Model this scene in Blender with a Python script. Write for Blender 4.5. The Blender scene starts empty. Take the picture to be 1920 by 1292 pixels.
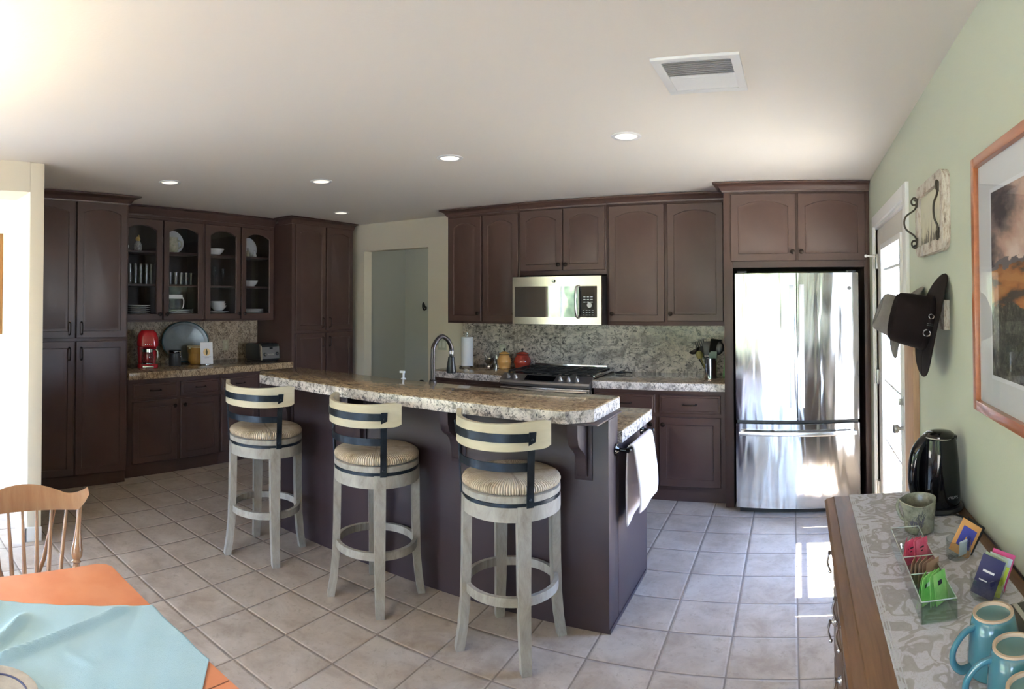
import bpy, bmesh, math, random
from mathutils import Matrix, Vector
random.seed(7)
R = math.radians
PI = math.pi
scene = bpy.context.scene
COL = scene.collection

# ------------------------------------------------------------------ materials
MATS = {}
def _new(name):
    m = bpy.data.materials.new(name); m.use_nodes = True
    nt = m.node_tree; b = nt.nodes['Principled BSDF']
    MATS[name] = m
    return m, nt, b
def N(nt, t, **k):
    n = nt.nodes.new(t)
    for a, v in k.items():
        if a in ('operation', 'blend_type', 'data_type', 'feature', 'distance', 'noise_dimensions', 'wave_type', 'bands_direction', 'offset', 'gradient_type', 'use_clamp', 'rings_direction', 'wave_profile'):
            setattr(n, a, v)
        else:
            n.inputs[int(a[1:]) if a[0] == '_' and a[1:].isdigit() else a.replace('_', ' ')].default_value = v
    return n
def L(nt, a, b): nt.links.new(a, b)
def ramp(nt, fac, stops, interp='LINEAR'):
    r = nt.nodes.new('ShaderNodeValToRGB'); r.color_ramp.interpolation = interp
    while len(r.color_ramp.elements) < len(stops): r.color_ramp.elements.new(.5)
    for e, (p, c) in zip(r.color_ramp.elements, stops):
        e.position = p; e.color = (*c, 1) if len(c) == 3 else c
    L(nt, fac, r.inputs[0]); return r.outputs[0]
def coords(nt, scale=(1, 1, 1), rot=(0, 0, 0), loc=(0, 0, 0), src='Object'):
    tc = nt.nodes.new('ShaderNodeTexCoord'); mp = nt.nodes.new('ShaderNodeMapping')
    mp.inputs['Scale'].default_value = scale; mp.inputs['Rotation'].default_value = rot; mp.inputs['Location'].default_value = loc
    L(nt, tc.outputs[src], mp.inputs[0]); return mp.outputs[0]
def mix(nt, fac, a, b, mode='MIX'):
    m = nt.nodes.new('ShaderNodeMix'); m.data_type = 'RGBA'; m.blend_type = mode
    for sock, v in ((m.inputs[0], fac), (m.inputs[6], a), (m.inputs[7], b)):
        if hasattr(v, 'links'): L(nt, v, sock)
        elif isinstance(v, (int, float)): sock.default_value = v
        else: sock.default_value = (*v, 1)
    return m.outputs[2]
def bump(nt, b, h, strength=.2, dist=.01):
    n = nt.nodes.new('ShaderNodeBump'); n.inputs['Strength'].default_value = strength; n.inputs['Distance'].default_value = dist
    L(nt, h, n.inputs['Height']); L(nt, n.outputs[0], b.inputs['Normal'])
def M(name, col, rough=.5, metal=0, var=None, vscale=8, vstretch=(1, 1, 1), coat=0, trans=0, ior=1.45, bmp=0, bscale=60, emis=None, estr=0, alpha=1, spec=.5, sss=0):
    if name in MATS: return MATS[name]
    m, nt, b = _new(name)
    b.inputs['Base Color'].default_value = (*col, 1); b.inputs['Roughness'].default_value = rough
    b.inputs['Metallic'].default_value = metal; b.inputs['Coat Weight'].default_value = coat
    b.inputs['Transmission Weight'].default_value = trans; b.inputs['IOR'].default_value = ior
    b.inputs['Specular IOR Level'].default_value = spec; b.inputs['Alpha'].default_value = alpha
    if emis: b.inputs['Emission Color'].default_value = (*emis, 1); b.inputs['Emission Strength'].default_value = estr
    if var:
        v = coords(nt, vstretch); n = N(nt, 'ShaderNodeTexNoise', Scale=vscale, Detail=5, Roughness=.6); L(nt, v, n.inputs[0])
        L(nt, ramp(nt, n.outputs[0], [(.35, col), (.68, var)]), b.inputs['Base Color'])
    if bmp:
        v = coords(nt, vstretch); n = N(nt, 'ShaderNodeTexNoise', Scale=bscale, Detail=4); L(nt, v, n.inputs[0])
        bump(nt, b, n.outputs[0], bmp)
    return m
def granite(name, cream, brown, dark, grid=None, rough=.12, stretch=(1, 1, 1), sc=1.0):
    m, nt, b = _new(name); v = coords(nt, stretch)
    n0 = N(nt, 'ShaderNodeTexNoise', Scale=9 * sc, Detail=6, Roughness=.65, Distortion=1.2); L(nt, v, n0.inputs[0])
    n1 = N(nt, 'ShaderNodeTexNoise', Scale=34 * sc, Detail=6, Roughness=.75, Distortion=1.5); L(nt, v, n1.inputs[0])
    n2 = N(nt, 'ShaderNodeTexNoise', Scale=60 * sc, Detail=4, Roughness=.75); L(nt, v, n2.inputs[0])
    n3 = N(nt, 'ShaderNodeTexVoronoi', Scale=90 * sc); L(nt, v, n3.inputs[0])
    n4 = N(nt, 'ShaderNodeTexNoise', Scale=17 * sc, Detail=7, Roughness=.7, Distortion=2.0); L(nt, v, n4.inputs[0])
    c = ramp(nt, n0.outputs[0], [(.32, brown), (.5, cream), (.7, tuple(min(1, x * 1.25) for x in cream))])
    c = mix(nt, ramp(nt, n1.outputs[0], [(.41, (1, 1, 1)), (.49, (.0, .0, .0))]), c, brown)
    c = mix(nt, ramp(nt, n1.outputs[0], [(.60, (0, 0, 0)), (.68, (.85, .85, .85))]), c, tuple(min(1, x * 1.35) for x in cream))
    c = mix(nt, ramp(nt, n2.outputs[0], [(.36, (.95, .95, .95)), (.43, (0, 0, 0))]), c, dark)
    c = mix(nt, ramp(nt, n4.outputs[0], [(.56, (0, 0, 0)), (.61, (.75, .75, .75)), (.66, (.2, .2, .2))]), c, tuple(.45 * a_ + .55 * b_ for a_, b_ in zip(brown, dark)))
    c = mix(nt, ramp(nt, n3.outputs[0], [(.10, (.25, .25, .25)), (.22, (0, 0, 0))]), c, dark)
    if grid:
        ax, du, u0, dz, z0 = grid
        tc = nt.nodes.new('ShaderNodeTexCoord'); sp = nt.nodes.new('ShaderNodeSeparateXYZ'); L(nt, tc.outputs['Object'], sp.inputs[0])
        masks = []
        for o, d, s in ((sp.outputs[ax], du, u0), (sp.outputs[2] if ax != 2 else sp.outputs[1], dz, z0)):
            a = N(nt, 'ShaderNodeMath', operation='ADD', _1=-s + 100 * d); L(nt, o, a.inputs[0])
            md = N(nt, 'ShaderNodeMath', operation='MODULO', _1=d); L(nt, a.outputs[0], md.inputs[0])
            lt = N(nt, 'ShaderNodeMath', operation='LESS_THAN', _1=.0035); L(nt, md.outputs[0], lt.inputs[0]); masks.append(lt.outputs[0])
        mx = N(nt, 'ShaderNodeMath', operation='MAXIMUM'); L(nt, masks[0], mx.inputs[0]); L(nt, masks[1], mx.inputs[1])
        c = mix(nt, mx.outputs[0], c, (.30, .27, .24))
    L(nt, c, b.inputs['Base Color']); b.inputs['Roughness'].default_value = rough
    return m
def wood(name, c1, c2, rough=.45, scale=6, axis=0, coat=0, bmp=.05):
    m, nt, b = _new(name); s = [14, 14, 14]; s[axis] = 1.2
    v = coords(nt, tuple(s)); n = N(nt, 'ShaderNodeTexNoise', Scale=scale, Detail=6, Roughness=.65, Distortion=.6); L(nt, v, n.inputs[0])
    L(nt, ramp(nt, n.outputs[0], [(.3, c1), (.7, c2)]), b.inputs['Base Color'])
    b.inputs['Roughness'].default_value = rough; b.inputs['Coat Weight'].default_value = coat
    if bmp: bump(nt, b, n.outputs[0], bmp, .003)
    return m
def steel(name, col=(.62, .61, .6), rough=.22, axis=2, wave=0, fine=.03):
    m, nt, b = _new(name); s = [400, 400, 400]; s[axis] = 3
    v = coords(nt, tuple(s)); n = N(nt, 'ShaderNodeTexNoise', Scale=1, Detail=2); L(nt, v, n.inputs[0])
    b.inputs['Base Color'].default_value = (*col, 1); b.inputs['Metallic'].default_value = 1; b.inputs['Roughness'].default_value = rough
    h = n.outputs[0]
    b1 = nt.nodes.new('ShaderNodeBump'); b1.inputs['Strength'].default_value = fine; b1.inputs['Distance'].default_value = .002; L(nt, h, b1.inputs['Height'])
    if wave:
        v2 = coords(nt, (7, 7, 1.1)); n2 = N(nt, 'ShaderNodeTexNoise', Scale=1.3, Detail=1.5, Distortion=.3); L(nt, v2, n2.inputs[0])
        b2 = nt.nodes.new('ShaderNodeBump'); b2.inputs['Strength'].default_value = 1; b2.inputs['Distance'].default_value = wave
        L(nt, n2.outputs[0], b2.inputs['Height']); L(nt, b2.outputs[0], b1.inputs['Normal'])
    L(nt, b1.outputs[0], b.inputs['Normal'])
    return m

CAB = M('espresso_paint', (.054, .031, .0275), .38, var=(.064, .038, .033), vscale=3, bmp=.03, bscale=160, spec=.42)
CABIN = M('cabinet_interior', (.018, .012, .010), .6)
BRONZE = M('oil_rubbed_bronze', (.02, .015, .013), .35, .8)
GRAN = granite('granite_counter', (.40, .30, .19), (.115, .070, .036), (.03, .024, .02), rough=.09, stretch=(1, 1.9, 1))
GRANE = granite('granite_edge', (.66, .61, .57), (.20, .18, .17), (.03, .034, .048), rough=.25, sc=.75)
GRANS = granite('granite_splash_cool_light', (.64, .59, .525), (.20, .18, .165), (.03, .03, .036), grid=(0, .457, .19, .29, .0), rough=.22, stretch=(1, 1, 1.35), sc=.46)  # same stone as the counters, cooler light put into the colour
GRANSL = granite('granite_splash_left', (.40, .33, .245), (.17, .125, .085), (.035, .03, .028), rough=.22, sc=.8)
GRANT = granite('granite_counter_tiled', (.42, .34, .26), (.17, .12, .08), (.03, .028, .026), grid=(0, .305, .12, .29, .0), rough=.06)
WALLC = M('cream_wall_paint', (.75, .68, .545), .75, bmp=.05, bscale=120)
WALLG = M('sage_wall_paint', (.515, .55, .445), .7, bmp=.05, bscale=120)
CEIL = M('ceiling_paint', (.80, .745, .665), .8, bmp=.06, bscale=90)
HALLP = M('hall_paint', (.42, .43, .385), .75)
WHITE = M('white_trim_paint', (.80, .79, .76), .4)
DOORP = M('door_paint', (.62, .585, .53), .5)
BLACK = M('black_plastic', (.008, .008, .009), .3)
BLKG = M('black_gloss', (.003, .003, .004), .05, spec=.38)
IRON = M('blued_iron', (.016, .018, .022), .38, .7, var=(.040, .055, .075), vscale=9)
CAST = M('cast_iron', (.012, .012, .013), .45, .3)
CHROME = M('chrome', (.75, .75, .76), .12, 1)
SATIN = M('satin_nickel', (.60, .58, .55), .34, .9)
STEELV = steel('brushed_steel_door', (.66, .65, .64), .13, 0, wave=.010, fine=.02)
STEEL = steel('brushed_steel', (.60, .58, .56), .2, 0)
DSTEEL = steel('dark_steel', (.22, .21, .21), .25, 0)
GLASS = M('clear_glass', (1, 1, 1), .02, trans=1, ior=1.45)
def thin_glass(name, tint=(1, 1, 1), refl=1.0):
    m, nt, b = _new(name); out = nt.nodes['Material Output']
    g = nt.nodes.new('ShaderNodeBsdfGlossy'); g.inputs['Roughness'].default_value = .02
    t = nt.nodes.new('ShaderNodeBsdfTransparent'); t.inputs[0].default_value = (*tint, 1)
    f = nt.nodes.new('ShaderNodeFresnel'); ge = nt.nodes.new('ShaderNodeNewGeometry'); io = N(nt, 'ShaderNodeMath', operation='MULTIPLY_ADD', _1=1 / 1.5 - 1.5, _2=1.5); L(nt, ge.outputs['Backfacing'], io.inputs[0]); L(nt, io.outputs[0], f.inputs[0])
    mm = N(nt, 'ShaderNodeMath', operation='MULTIPLY', _1=refl); L(nt, f.outputs[0], mm.inputs[0])
    s = nt.nodes.new('ShaderNodeMixShader'); L(nt, mm.outputs[0], s.inputs[0]); L(nt, t.outputs[0], s.inputs[1]); L(nt, g.outputs[0], s.inputs[2])
    L(nt, s.outputs[0], out.inputs[0]); nt.nodes.remove(b); return m
PANE = thin_glass('window_pane_glass')
ACRYL = thin_glass('acrylic', (.93, .95, .94), 1.6)
CHINA = M('white_china', (.72, .72, .70), .25, coat=.3)
RUSH_L = None

# ------------------------------------------------------------------ geometry builder
class MB:
    def __init__(s): s.bm = bmesh.new(); s.mi = 0
    def _face(s, vs, smooth=False):
        try: f = s.bm.faces.new(vs)
        except ValueError: return None
        f.material_index = s.mi; f.smooth = smooth; return f
    def box(s, x0, x1, y0, y1, z0, z1, bev=0, seg=2, T=None):
        x0, x1 = min(x0, x1), max(x0, x1); y0, y1 = min(y0, y1), max(y0, y1); z0, z1 = min(z0, z1), max(z0, z1)
        v = [s.bm.verts.new((x, y, z)) for x in (x0, x1) for y in (y0, y1) for z in (z0, z1)]
        fs = [s._face([v[i] for i in q]) for q in ((0, 1, 3, 2), (4, 6, 7, 5), (0, 4, 5, 1), (2, 3, 7, 6), (0, 2, 6, 4), (1, 5, 7, 3))]
        vs = v
        if bev:
            es = list({e for f in fs for e in f.edges})
            r = bmesh.ops.bevel(s.bm, geom=es, offset=bev, segments=seg, profile=.6, affect='EDGES', clamp_overlap=True)
            vs = list({w for f in r['faces'] for w in f.verts} | {w for w in v if w.is_valid})
        if T is not None:
            bmesh.ops.transform(s.bm, matrix=T, verts=[w for w in vs if w.is_valid])
        return s
    def prism(s, pts, axis, a0, a1, bev=0, smooth=False, T=None):
        def mk(p, a): return {'x': (a, p[0], p[1]), 'y': (p[0], a, p[1]), 'z': (p[0], p[1], a)}[axis]
        A = [s.bm.verts.new(mk(p, a0)) for p in pts]; B = [s.bm.verts.new(mk(p, a1)) for p in pts]
        n = len(pts); fs = [s._face(A[::-1]), s._face(B)]
        for i in range(n): fs.append(s._face([A[i], A[(i + 1) % n], B[(i + 1) % n], B[i]], smooth))
        vs = A + B
        if bev:
            es = [e for f in fs[:2] for e in f.edges]
            r = bmesh.ops.bevel(s.bm, geom=es, offset=bev, segments=2, profile=.6, affect='EDGES', clamp_overlap=True)
            vs = list({w for f in r['faces'] for w in f.verts} | {w for w in vs if w.is_valid})
        if T is not None: bmesh.ops.transform(s.bm, matrix=T, verts=[w for w in vs if w.is_valid])
        return s
    def loft(s, rings, closed=True, caps=(True, True), smooth=True, wrap=False):
        V = [[s.bm.verts.new(p) for p in r] for r in rings]
        n = len(V[0]); k = len(V)
        for i in range(k if wrap else k - 1):
            a, b = V[i], V[(i + 1) % k]
            for j in range(n if closed else n - 1):
                s._face([a[j], a[(j + 1) % n], b[(j + 1) % n], b[j]], smooth)
        if caps[0] and not wrap: s._face(V[0][::-1])
        if caps[1] and not wrap: s._face(V[-1])
        return s
    def lathe(s, prof, c=(0, 0, 0), n=28, T=None, sx=1, sy=1, caps=(True, True)):
        rings = []
        for r, z in prof:
            rr = max(r, .0002)
            ring = [Vector((rr * math.cos(2 * PI * i / n) * sx, rr * math.sin(2 * PI * i / n) * sy, z)) for i in range(n)]
            if T is not None: ring = [T @ p for p in ring]
            rings.append([p + Vector(c) for p in ring])
        return s.loft(rings, caps=caps)
    def cyl(s, p0, p1, r0, r1=None, n=16, caps=(True, True)):
        p0, p1 = Vector(p0), Vector(p1); r1 = r0 if r1 is None else r1
        d = (p1 - p0).normalized(); u = d.orthogonal().normalized(); w = d.cross(u)
        return s.loft([[p + u * (r * math.cos(2 * PI * i / n)) + w * (r * math.sin(2 * PI * i / n)) for i in range(n)] for p, r in ((p0, r0), (p1, r1))], caps=caps)
    def tube(s, pts, r, n=10, closed=False, flat=None):
        pts = [Vector(p) for p in pts]; k = len(pts); rs = r if isinstance(r, (list, tuple)) else [r] * k
        rings = []; u = None
        for i, p in enumerate(pts):
            if closed: t = pts[(i + 1) % k] - pts[i - 1]
            else: t = pts[min(i + 1, k - 1)] - pts[max(i - 1, 0)]
            t.normalize()
            if u is None: u = t.orthogonal().normalized()
            else:
                u = u - t * u.dot(t)
                u = u.normalized() if u.length > 1e-6 else t.orthogonal().normalized()
            w = t.cross(u)
            rings.append([p + u * (rs[i] * math.cos(2 * PI * j / n)) + w * (rs[i] * math.sin(2 * PI * j / n) * (flat or 1)) for j in range(n)])
        return s.loft(rings, wrap=closed)
    def arcband(s, c, r0, r1, a0, a1, z0, z1, n=24, zf=None, rf=None, smooth=True, full=False):
        rings = []
        for i in range(n if full else n + 1):
            a = a0 + (a1 - a0) * i / n; ca, sa = math.cos(a), math.sin(a)
            za, zb = (z0, z1) if zf is None else zf(i / n)
            dr = 0 if rf is None else rf(i / n)
            rings.append([(c[0] + (rr + dr) * ca, c[1] + (rr + dr) * sa, z) for rr, z in ((r0, za), (r1, za), (r1, zb), (r0, zb))])
        return s.loft(rings, smooth=smooth, wrap=full)
    def ball(s, c, r, n=16, m=10, T=None):
        if isinstance(r, (int, float)): r = (r, r, r)
        rings = []
        for j in range(1, m):
            ph = PI * j / m
            ring = [Vector((r[0] * math.sin(ph) * math.cos(2 * PI * i / n), r[1] * math.sin(ph) * math.sin(2 * PI * i / n), -r[2] * math.cos(ph))) for i in range(n)]
            if T is not None: ring = [T @ p for p in ring]
            rings.append([p + Vector(c) for p in ring])
        return s.loft(rings)
    def grid(s, f, nu, nv, smooth=True):
        V = [[s.bm.verts.new(f(i / nu, j / nv)) for j in range(nv + 1)] for i in range(nu + 1)]
        for i in range(nu):
            for j in range(nv): s._face([V[i][j], V[i + 1][j], V[i + 1][j + 1], V[i][j + 1]], smooth)
        return s
    def poly(s, pts): s._face([s.bm.verts.new(p) for p in pts]); return s
    def xform(s, T): bmesh.ops.transform(s.bm, matrix=T, verts=s.bm.verts); return s
    def mat(s, i): s.mi = i; return s

WM = {}
def obj(name, mb, mats, parent=None, local=False, label=None, thick=0, cat=None, group=None, kind=None, origin=None, sharp=38):
    bm = mb.bm
    bmesh.ops.recalc_face_normals(bm, faces=bm.faces)
    me = bpy.data.meshes.new(name); bm.to_mesh(me); bm.free()
    for m in (mats if isinstance(mats, (list, tuple)) else [mats]): me.materials.append(m)
    try: me.set_sharp_from_angle(angle=R(sharp))
    except Exception: pass
    o = bpy.data.objects.new(name, me); COL.objects.link(o)
    if parent is not None:
        o.parent = parent; W = WM[parent.name]
        if not local: me.transform(W.inverted())
        WM[o.name] = W
    else:
        if origin is None:
            xs = [v.co for v in me.vertices]
            origin = (sum(v.x for v in xs) / len(xs), sum(v.y for v in xs) / len(xs), min(v.z for v in xs))
        if not local:
            me.transform(Matrix.Translation(-Vector(origin))); o.location = origin
            WM[o.name] = Matrix.Translation(Vector(origin))
        else: WM[o.name] = Matrix.Identity(4)
    if thick:
        md = o.modifiers.new('thickness', 'SOLIDIFY'); md.thickness = thick; md.offset = 0
    if label: o['label'] = label
    if cat: o['category'] = cat
    if group: o['group'] = group
    if kind: o['kind'] = kind
    return o
def thing(name, label, cat, loc=(0, 0, 0), group=None, rotz=0):
    o = bpy.data.objects.new(name, None); COL.objects.link(o); o.empty_display_size = .1
    o.location = loc; o.rotation_euler = (0, 0, rotz)
    o['label'] = label; o['category'] = cat
    if group: o['group'] = group
    WM[o.name] = Matrix.Translation(Vector(loc)) @ Matrix.Rotation(rotz, 4, 'Z')
    return o
def struct(name, mb, mats, parent=None, local=False):
    return obj(name, mb, mats, parent, kind='structure', origin=(0, 0, 0) if parent is None else None)
def dup(root, loc=None, rotz=None, label=None, parent=None):
    c = root.copy(); COL.objects.link(c)
    if loc is not None: c.location = loc
    if rotz is not None: c.rotation_euler = (0, 0, rotz)
    if label: c['label'] = label
    if parent is not None: c.parent = parent
    for ch in [o for o in root.children]: dup(ch, parent=c)
    return c
def bez(p, n=12):
    p = [Vector(q) for q in p]; out = []
    for i in range(n + 1):
        t = i / n; q = list(p)
        while len(q) > 1: q = [a.lerp(b, t) for a, b in zip(q, q[1:])]
        out.append(q[0])
    return out
def spline(pts, n=8):
    P = [Vector(p) for p in pts]; P = [P[0] * 2 - P[1]] + P + [P[-1] * 2 - P[-2]]; out = []
    for i in range(1, len(P) - 2):
        for j in range(n):
            t = j / n; a, b, c, d = P[i - 1:i + 3]
            out.append(.5 * ((2 * b) + (c - a) * t + (2 * a - 5 * b + 4 * c - d) * t * t + (3 * b - a - 3 * c + d) * t ** 3))
    out.append(P[-2]); return out

# ------------------------------------------------------------------ camera (cylindrical panorama)
CH = 1.57285
cam = bpy.data.cameras.new('camera'); co = bpy.data.objects.new('camera', cam); COL.objects.link(co); scene.camera = co
cam.type = 'PANO'; cam.panorama_type = 'CENTRAL_CYLINDRICAL'
PX, PF, PY = 1482.7254, 1116.589, 545.805
cam.central_cylindrical_range_u_min = -PX / PF; cam.central_cylindrical_range_u_max = (1920 - PX) / PF
cam.central_cylindrical_range_v_min = -(1292 - PY) / PF; cam.central_cylindrical_range_v_max = PY / PF
cam.central_cylindrical_radius = 1
cam.clip_start = .02
RR = [[0.999873279976715, -0.013075556046868742, 0.009080408728174514], [0.013199093907971828, 0.999819292175484, -0.013680895940051724], [-0.008899882505632005, 0.013799015464125586, 0.9998651805436605]]
co.matrix_world = Matrix([[RR[i][0], RR[i][2], -RR[i][1], (0, 0, CH)[i]] for i in range(3)] + [[0, 0, 0, 1]])
scene.view_settings.view_transform = 'Standard'; scene.view_settings.look = 'None'; scene.view_settings.gamma = 1
scene.view_settings.use_curve_mapping = False; scene.view_settings.exposure = 1.14
try:
    scene.cycles.use_denoising = True; scene.cycles.max_bounces = 12; scene.cycles.diffuse_bounces = 6
    scene.cycles.transparent_max_bounces = 16; scene.cycles.sample_clamp_indirect = 6
    scene.cycles.caustics_reflective = False; scene.cycles.caustics_refractive = False
except Exception as e: print(e)

# ------------------------------------------------------------------ room constants
CZ = 2.463      # ceiling
XR = .543       # right wall
YW = 5.185      # wall behind the range
XL = -5.33      # wall behind the glass cabinets
YB = -3.4       # wall behind the camera
XD = -3.725     # divider wall, kitchen side

# floor: one tile grid, very slightly turned against the walls
m, nt, b = _new('floor_tile')
tc = nt.nodes.new('ShaderNodeTexCoord')
mp = nt.nodes.new('ShaderNodeMapping'); mp.vector_type = 'POINT'
mp.inputs['Rotation'].default_value = (0, 0, -.0132); mp.inputs['Scale'].default_value = (1 / .305,) * 3
L(nt, tc.outputs['Object'], mp.inputs[0])
mp2 = nt.nodes.new('ShaderNodeMapping'); mp2.inputs['Location'].default_value = (-.0654 + 50, -.1487 + 50, 0); L(nt, mp.outputs[0], mp2.inputs[0])
sp = nt.nodes.new('ShaderNodeSeparateXYZ'); L(nt, mp2.outputs[0], sp.inputs[0])
ds, fl = [], []
for k in (0, 1):
    fr = N(nt, 'ShaderNodeMath', operation='FRACT'); L(nt, sp.outputs[k], fr.inputs[0])
    a = N(nt, 'ShaderNodeMath', operation='SUBTRACT', _1=.5); L(nt, fr.outputs[0], a.inputs[0])
    ab = N(nt, 'ShaderNodeMath', operation='ABSOLUTE'); L(nt, a.outputs[0], ab.inputs[0]); ds.append(ab.outputs[0])
    f = N(nt, 'ShaderNodeMath', operation='FLOOR'); L(nt, sp.outputs[k], f.inputs[0]); fl.append(f.outputs[0])
mx = N(nt, 'ShaderNodeMath', operation='MAXIMUM'); L(nt, ds[0], mx.inputs[0]); L(nt, ds[1], mx.inputs[1])
gm = ramp(nt, mx.outputs[0], [(.484, (0, 0, 0)), (.490, (1, 1, 1))])
edge = ramp(nt, mx.outputs[0], [(.462, (1, 1, 1)), (.492, (0, 0, 0))])
cb = nt.nodes.new('ShaderNodeCombineXYZ'); L(nt, fl[0], cb.inputs[0]); L(nt, fl[1], cb.inputs[1])
wn = N(nt, 'ShaderNodeTexWhiteNoise', noise_dimensions='3D'); L(nt, cb.outputs[0], wn.inputs[0])
off = N(nt, 'ShaderNodeVectorMath', operation='SCALE', Scale=30.0); L(nt, wn.outputs['Color'], off.inputs[0])
ad = N(nt, 'ShaderNodeVectorMath', operation='ADD'); L(nt, mp.outputs[0], ad.inputs[0]); L(nt, off.outputs[0], ad.inputs[1])
n1 = N(nt, 'ShaderNodeTexNoise', Scale=1.6, Detail=8, Roughness=.68, Distortion=.5); L(nt, ad.outputs[0], n1.inputs[0])
n2 = N(nt, 'ShaderNodeTexNoise', Scale=9, Detail=5, Roughness=.7); L(nt, ad.outputs[0], n2.inputs[0])
c = ramp(nt, n1.outputs[0], [(.34, (.33, .27, .22)), (.5, (.43, .365, .31)), (.66, (.51, .45, .39))])
c = mix(nt, ramp(nt, n2.outputs[0], [(.33, (.55, .55, .55)), (.45, (0, 0, 0))]), c, (.29, .235, .185))
tone = ramp(nt, wn.outputs['Value'], [(0, (.93, .93, .93)), (1, (1.0, 1.0, 1.0))])
c = mix(nt, 1.0, c, tone, 'MULTIPLY')
c = mix(nt, gm, c, (.20, .165, .14))
L(nt, c, b.inputs['Base Color'])
rr = ramp(nt, gm, [(0, (.30, .30, .30)), (1, (.8, .8, .8))]); L(nt, rr, b.inputs['Roughness'])
bp = nt.nodes.new('ShaderNodeBump'); bp.inputs['Strength'].default_value = .6; bp.inputs['Distance'].default_value = .004; L(nt, edge, bp.inputs['Height'])
bp2 = nt.nodes.new('ShaderNodeBump'); bp2.inputs['Strength'].default_value = .12; bp2.inputs['Distance'].default_value = .01; L(nt, n1.outputs[0], bp2.inputs['Height']); L(nt, bp.outputs[0], bp2.inputs['Normal'])
L(nt, bp2.outputs[0], b.inputs['Normal'])

struct('floor', MB().box(-7.4, .75, -3.6, 6.4, -.12, 0), MATS['floor_tile'])
struct('ceiling', MB().box(-7.4, XR + .14, -3.6, 6.4, CZ, CZ + .15), CEIL)

# wall behind the range with the hall opening
mb = MB(); ox0, ox1, oz = -4.635, -3.717, 2.15
mb.box(XL - .12, ox0, YW, YW + .13, 0, CZ, .0); mb.box(ox1, XR + .15, YW, YW + .13, 0, CZ); mb.box(ox0, ox1, YW, YW + .13, oz, CZ)
struct('wall_back', mb, WALLC)
mb = MB(); mb.box(-4.80, -4.68, YW + .13, 6.15, 0, CZ); mb.box(-4.80, -2.4, 6.02, 6.15, 0, CZ); mb.box(-2.5, -2.4, YW + .13, 6.02, 0, CZ)
struct('wall_hall', mb, HALLP)
struct('wall_left', MB().box(XL - .12, XL, 1.165, YW, 0, CZ), WALLC)
# divider with the wide opening to the next room
mb = MB(); mb.box(-4.08, XD, 1.065, 1.165, 0, CZ, .012); mb.box(-7.2, -4.08, 1.125, 1.165, 0, CZ)
mb.box(-4.08, XD, -1.2, 1.065, 2.267, CZ); mb.box(-4.08, XD, -3.4, -1.2, 0, CZ)
struct('wall_divider', mb, WALLC)
# next room, far wall with a window
mb = MB(); wy0, wy1, wz0, wz1 = -2.6, .4, .3, 2.2
mb.box(-6.72, -6.6, -3.4, wy0, 0, CZ); mb.box(-6.72, -6.6, wy1, 1.165, 0, CZ); mb.box(-6.72, -6.6, wy0, wy1, 0, wz0); mb.box(-6.72, -6.6, wy0, wy1, wz1, CZ)
struct('wall_far_left', mb, WALLC)
# right wall with the exterior door opening
dy0, dy1, dz = 2.985, 4.14, 2.075
mb = MB(); mb.box(XR, XR + .14, YB, dy0, 0, CZ); mb.box(XR, XR + .14, dy1, YW, 0, CZ); mb.box(XR, XR + .14, dy0, dy1, dz, CZ)
struct('wall_right', mb, WALLG)
# rear wall: wide glazed door and windows behind the camera
RW = [(-3.35, -2.05, .75, 2.15), (-1.75, -.02, .03, 2.15)]
mb = MB(); mb.box(-7.2, -6.5, YB - .14, YB, 0, CZ); mb.box(-6.5, -4.3, YB - .14, YB, 0, .6); mb.box(-6.5, -4.3, YB - .14, YB, 2.2, CZ)
mb.box(-4.3, -3.35, YB - .14, YB, 0, CZ); mb.box(-3.35, -2.05, YB - .14, YB, 0, .75); mb.box(-3.35, -2.05, YB - .14, YB, 2.15, CZ)
mb.box(-2.05, -1.75, YB - .14, YB, 0, CZ); mb.box(-1.75, -.02, YB - .14, YB, 2.15, CZ); mb.box(-.02, XR + .14, YB - .14, YB, 0, CZ)
struct('wall_rear', mb, WALLC)
def window(name, ax, pos, a0, a1, z0, z1, nv, nh, th=.05):
    mb = MB()
    def bx(p0, p1, q0, q1):
        if ax == 'y': mb.box(p0, p1, pos - th, pos, q0, q1, .004)
        else: mb.box(pos - th, pos, p0, p1, q0, q1, .004)
    w = .055
    bx(a0, a1, z0, z0 + w); bx(a0, a1, z1 - w, z1); bx(a0, a0 + w, z0 + w, z1 - w); bx(a1 - w, a1, z0 + w, z1 - w)
    for i in range(1, nv): x = a0 + (a1 - a0) * i / nv; bx(x - .03, x + .03, z0 + w, z1 - w)
    for i in range(1, nh): z = z0 + (z1 - z0) * i / nh; bx(a0 + w, a1 - w, z - .012, z + .012)
    f = struct(name, mb, WHITE)
    g = MB()
    if ax == 'y': g.poly([(a0, pos - th / 2, z0), (a1, pos - th / 2, z0), (a1, pos - th / 2, z1), (a0, pos - th / 2, z1)])
    else: g.poly([(pos - th / 2, a0, z0), (pos - th / 2, a1, z0), (pos - th / 2, a1, z1), (pos - th / 2, a0, z1)])
    struct('pane', g, PANE, f)
window('window_1', 'y', YB - .04, RW[0][0], RW[0][1], RW[0][2], RW[0][3], 2, 1)
window('window_2', 'y', YB - .04, RW[1][0], RW[1][1], RW[1][2], RW[1][3], 2, 1)
window('window_3', 'y', YB - .04, -6.5, -4.3, .6, 2.2, 2, 1)
window('window_4', 'x', -6.62, wy0, wy1, wz0, wz1, 3, 1)
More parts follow.
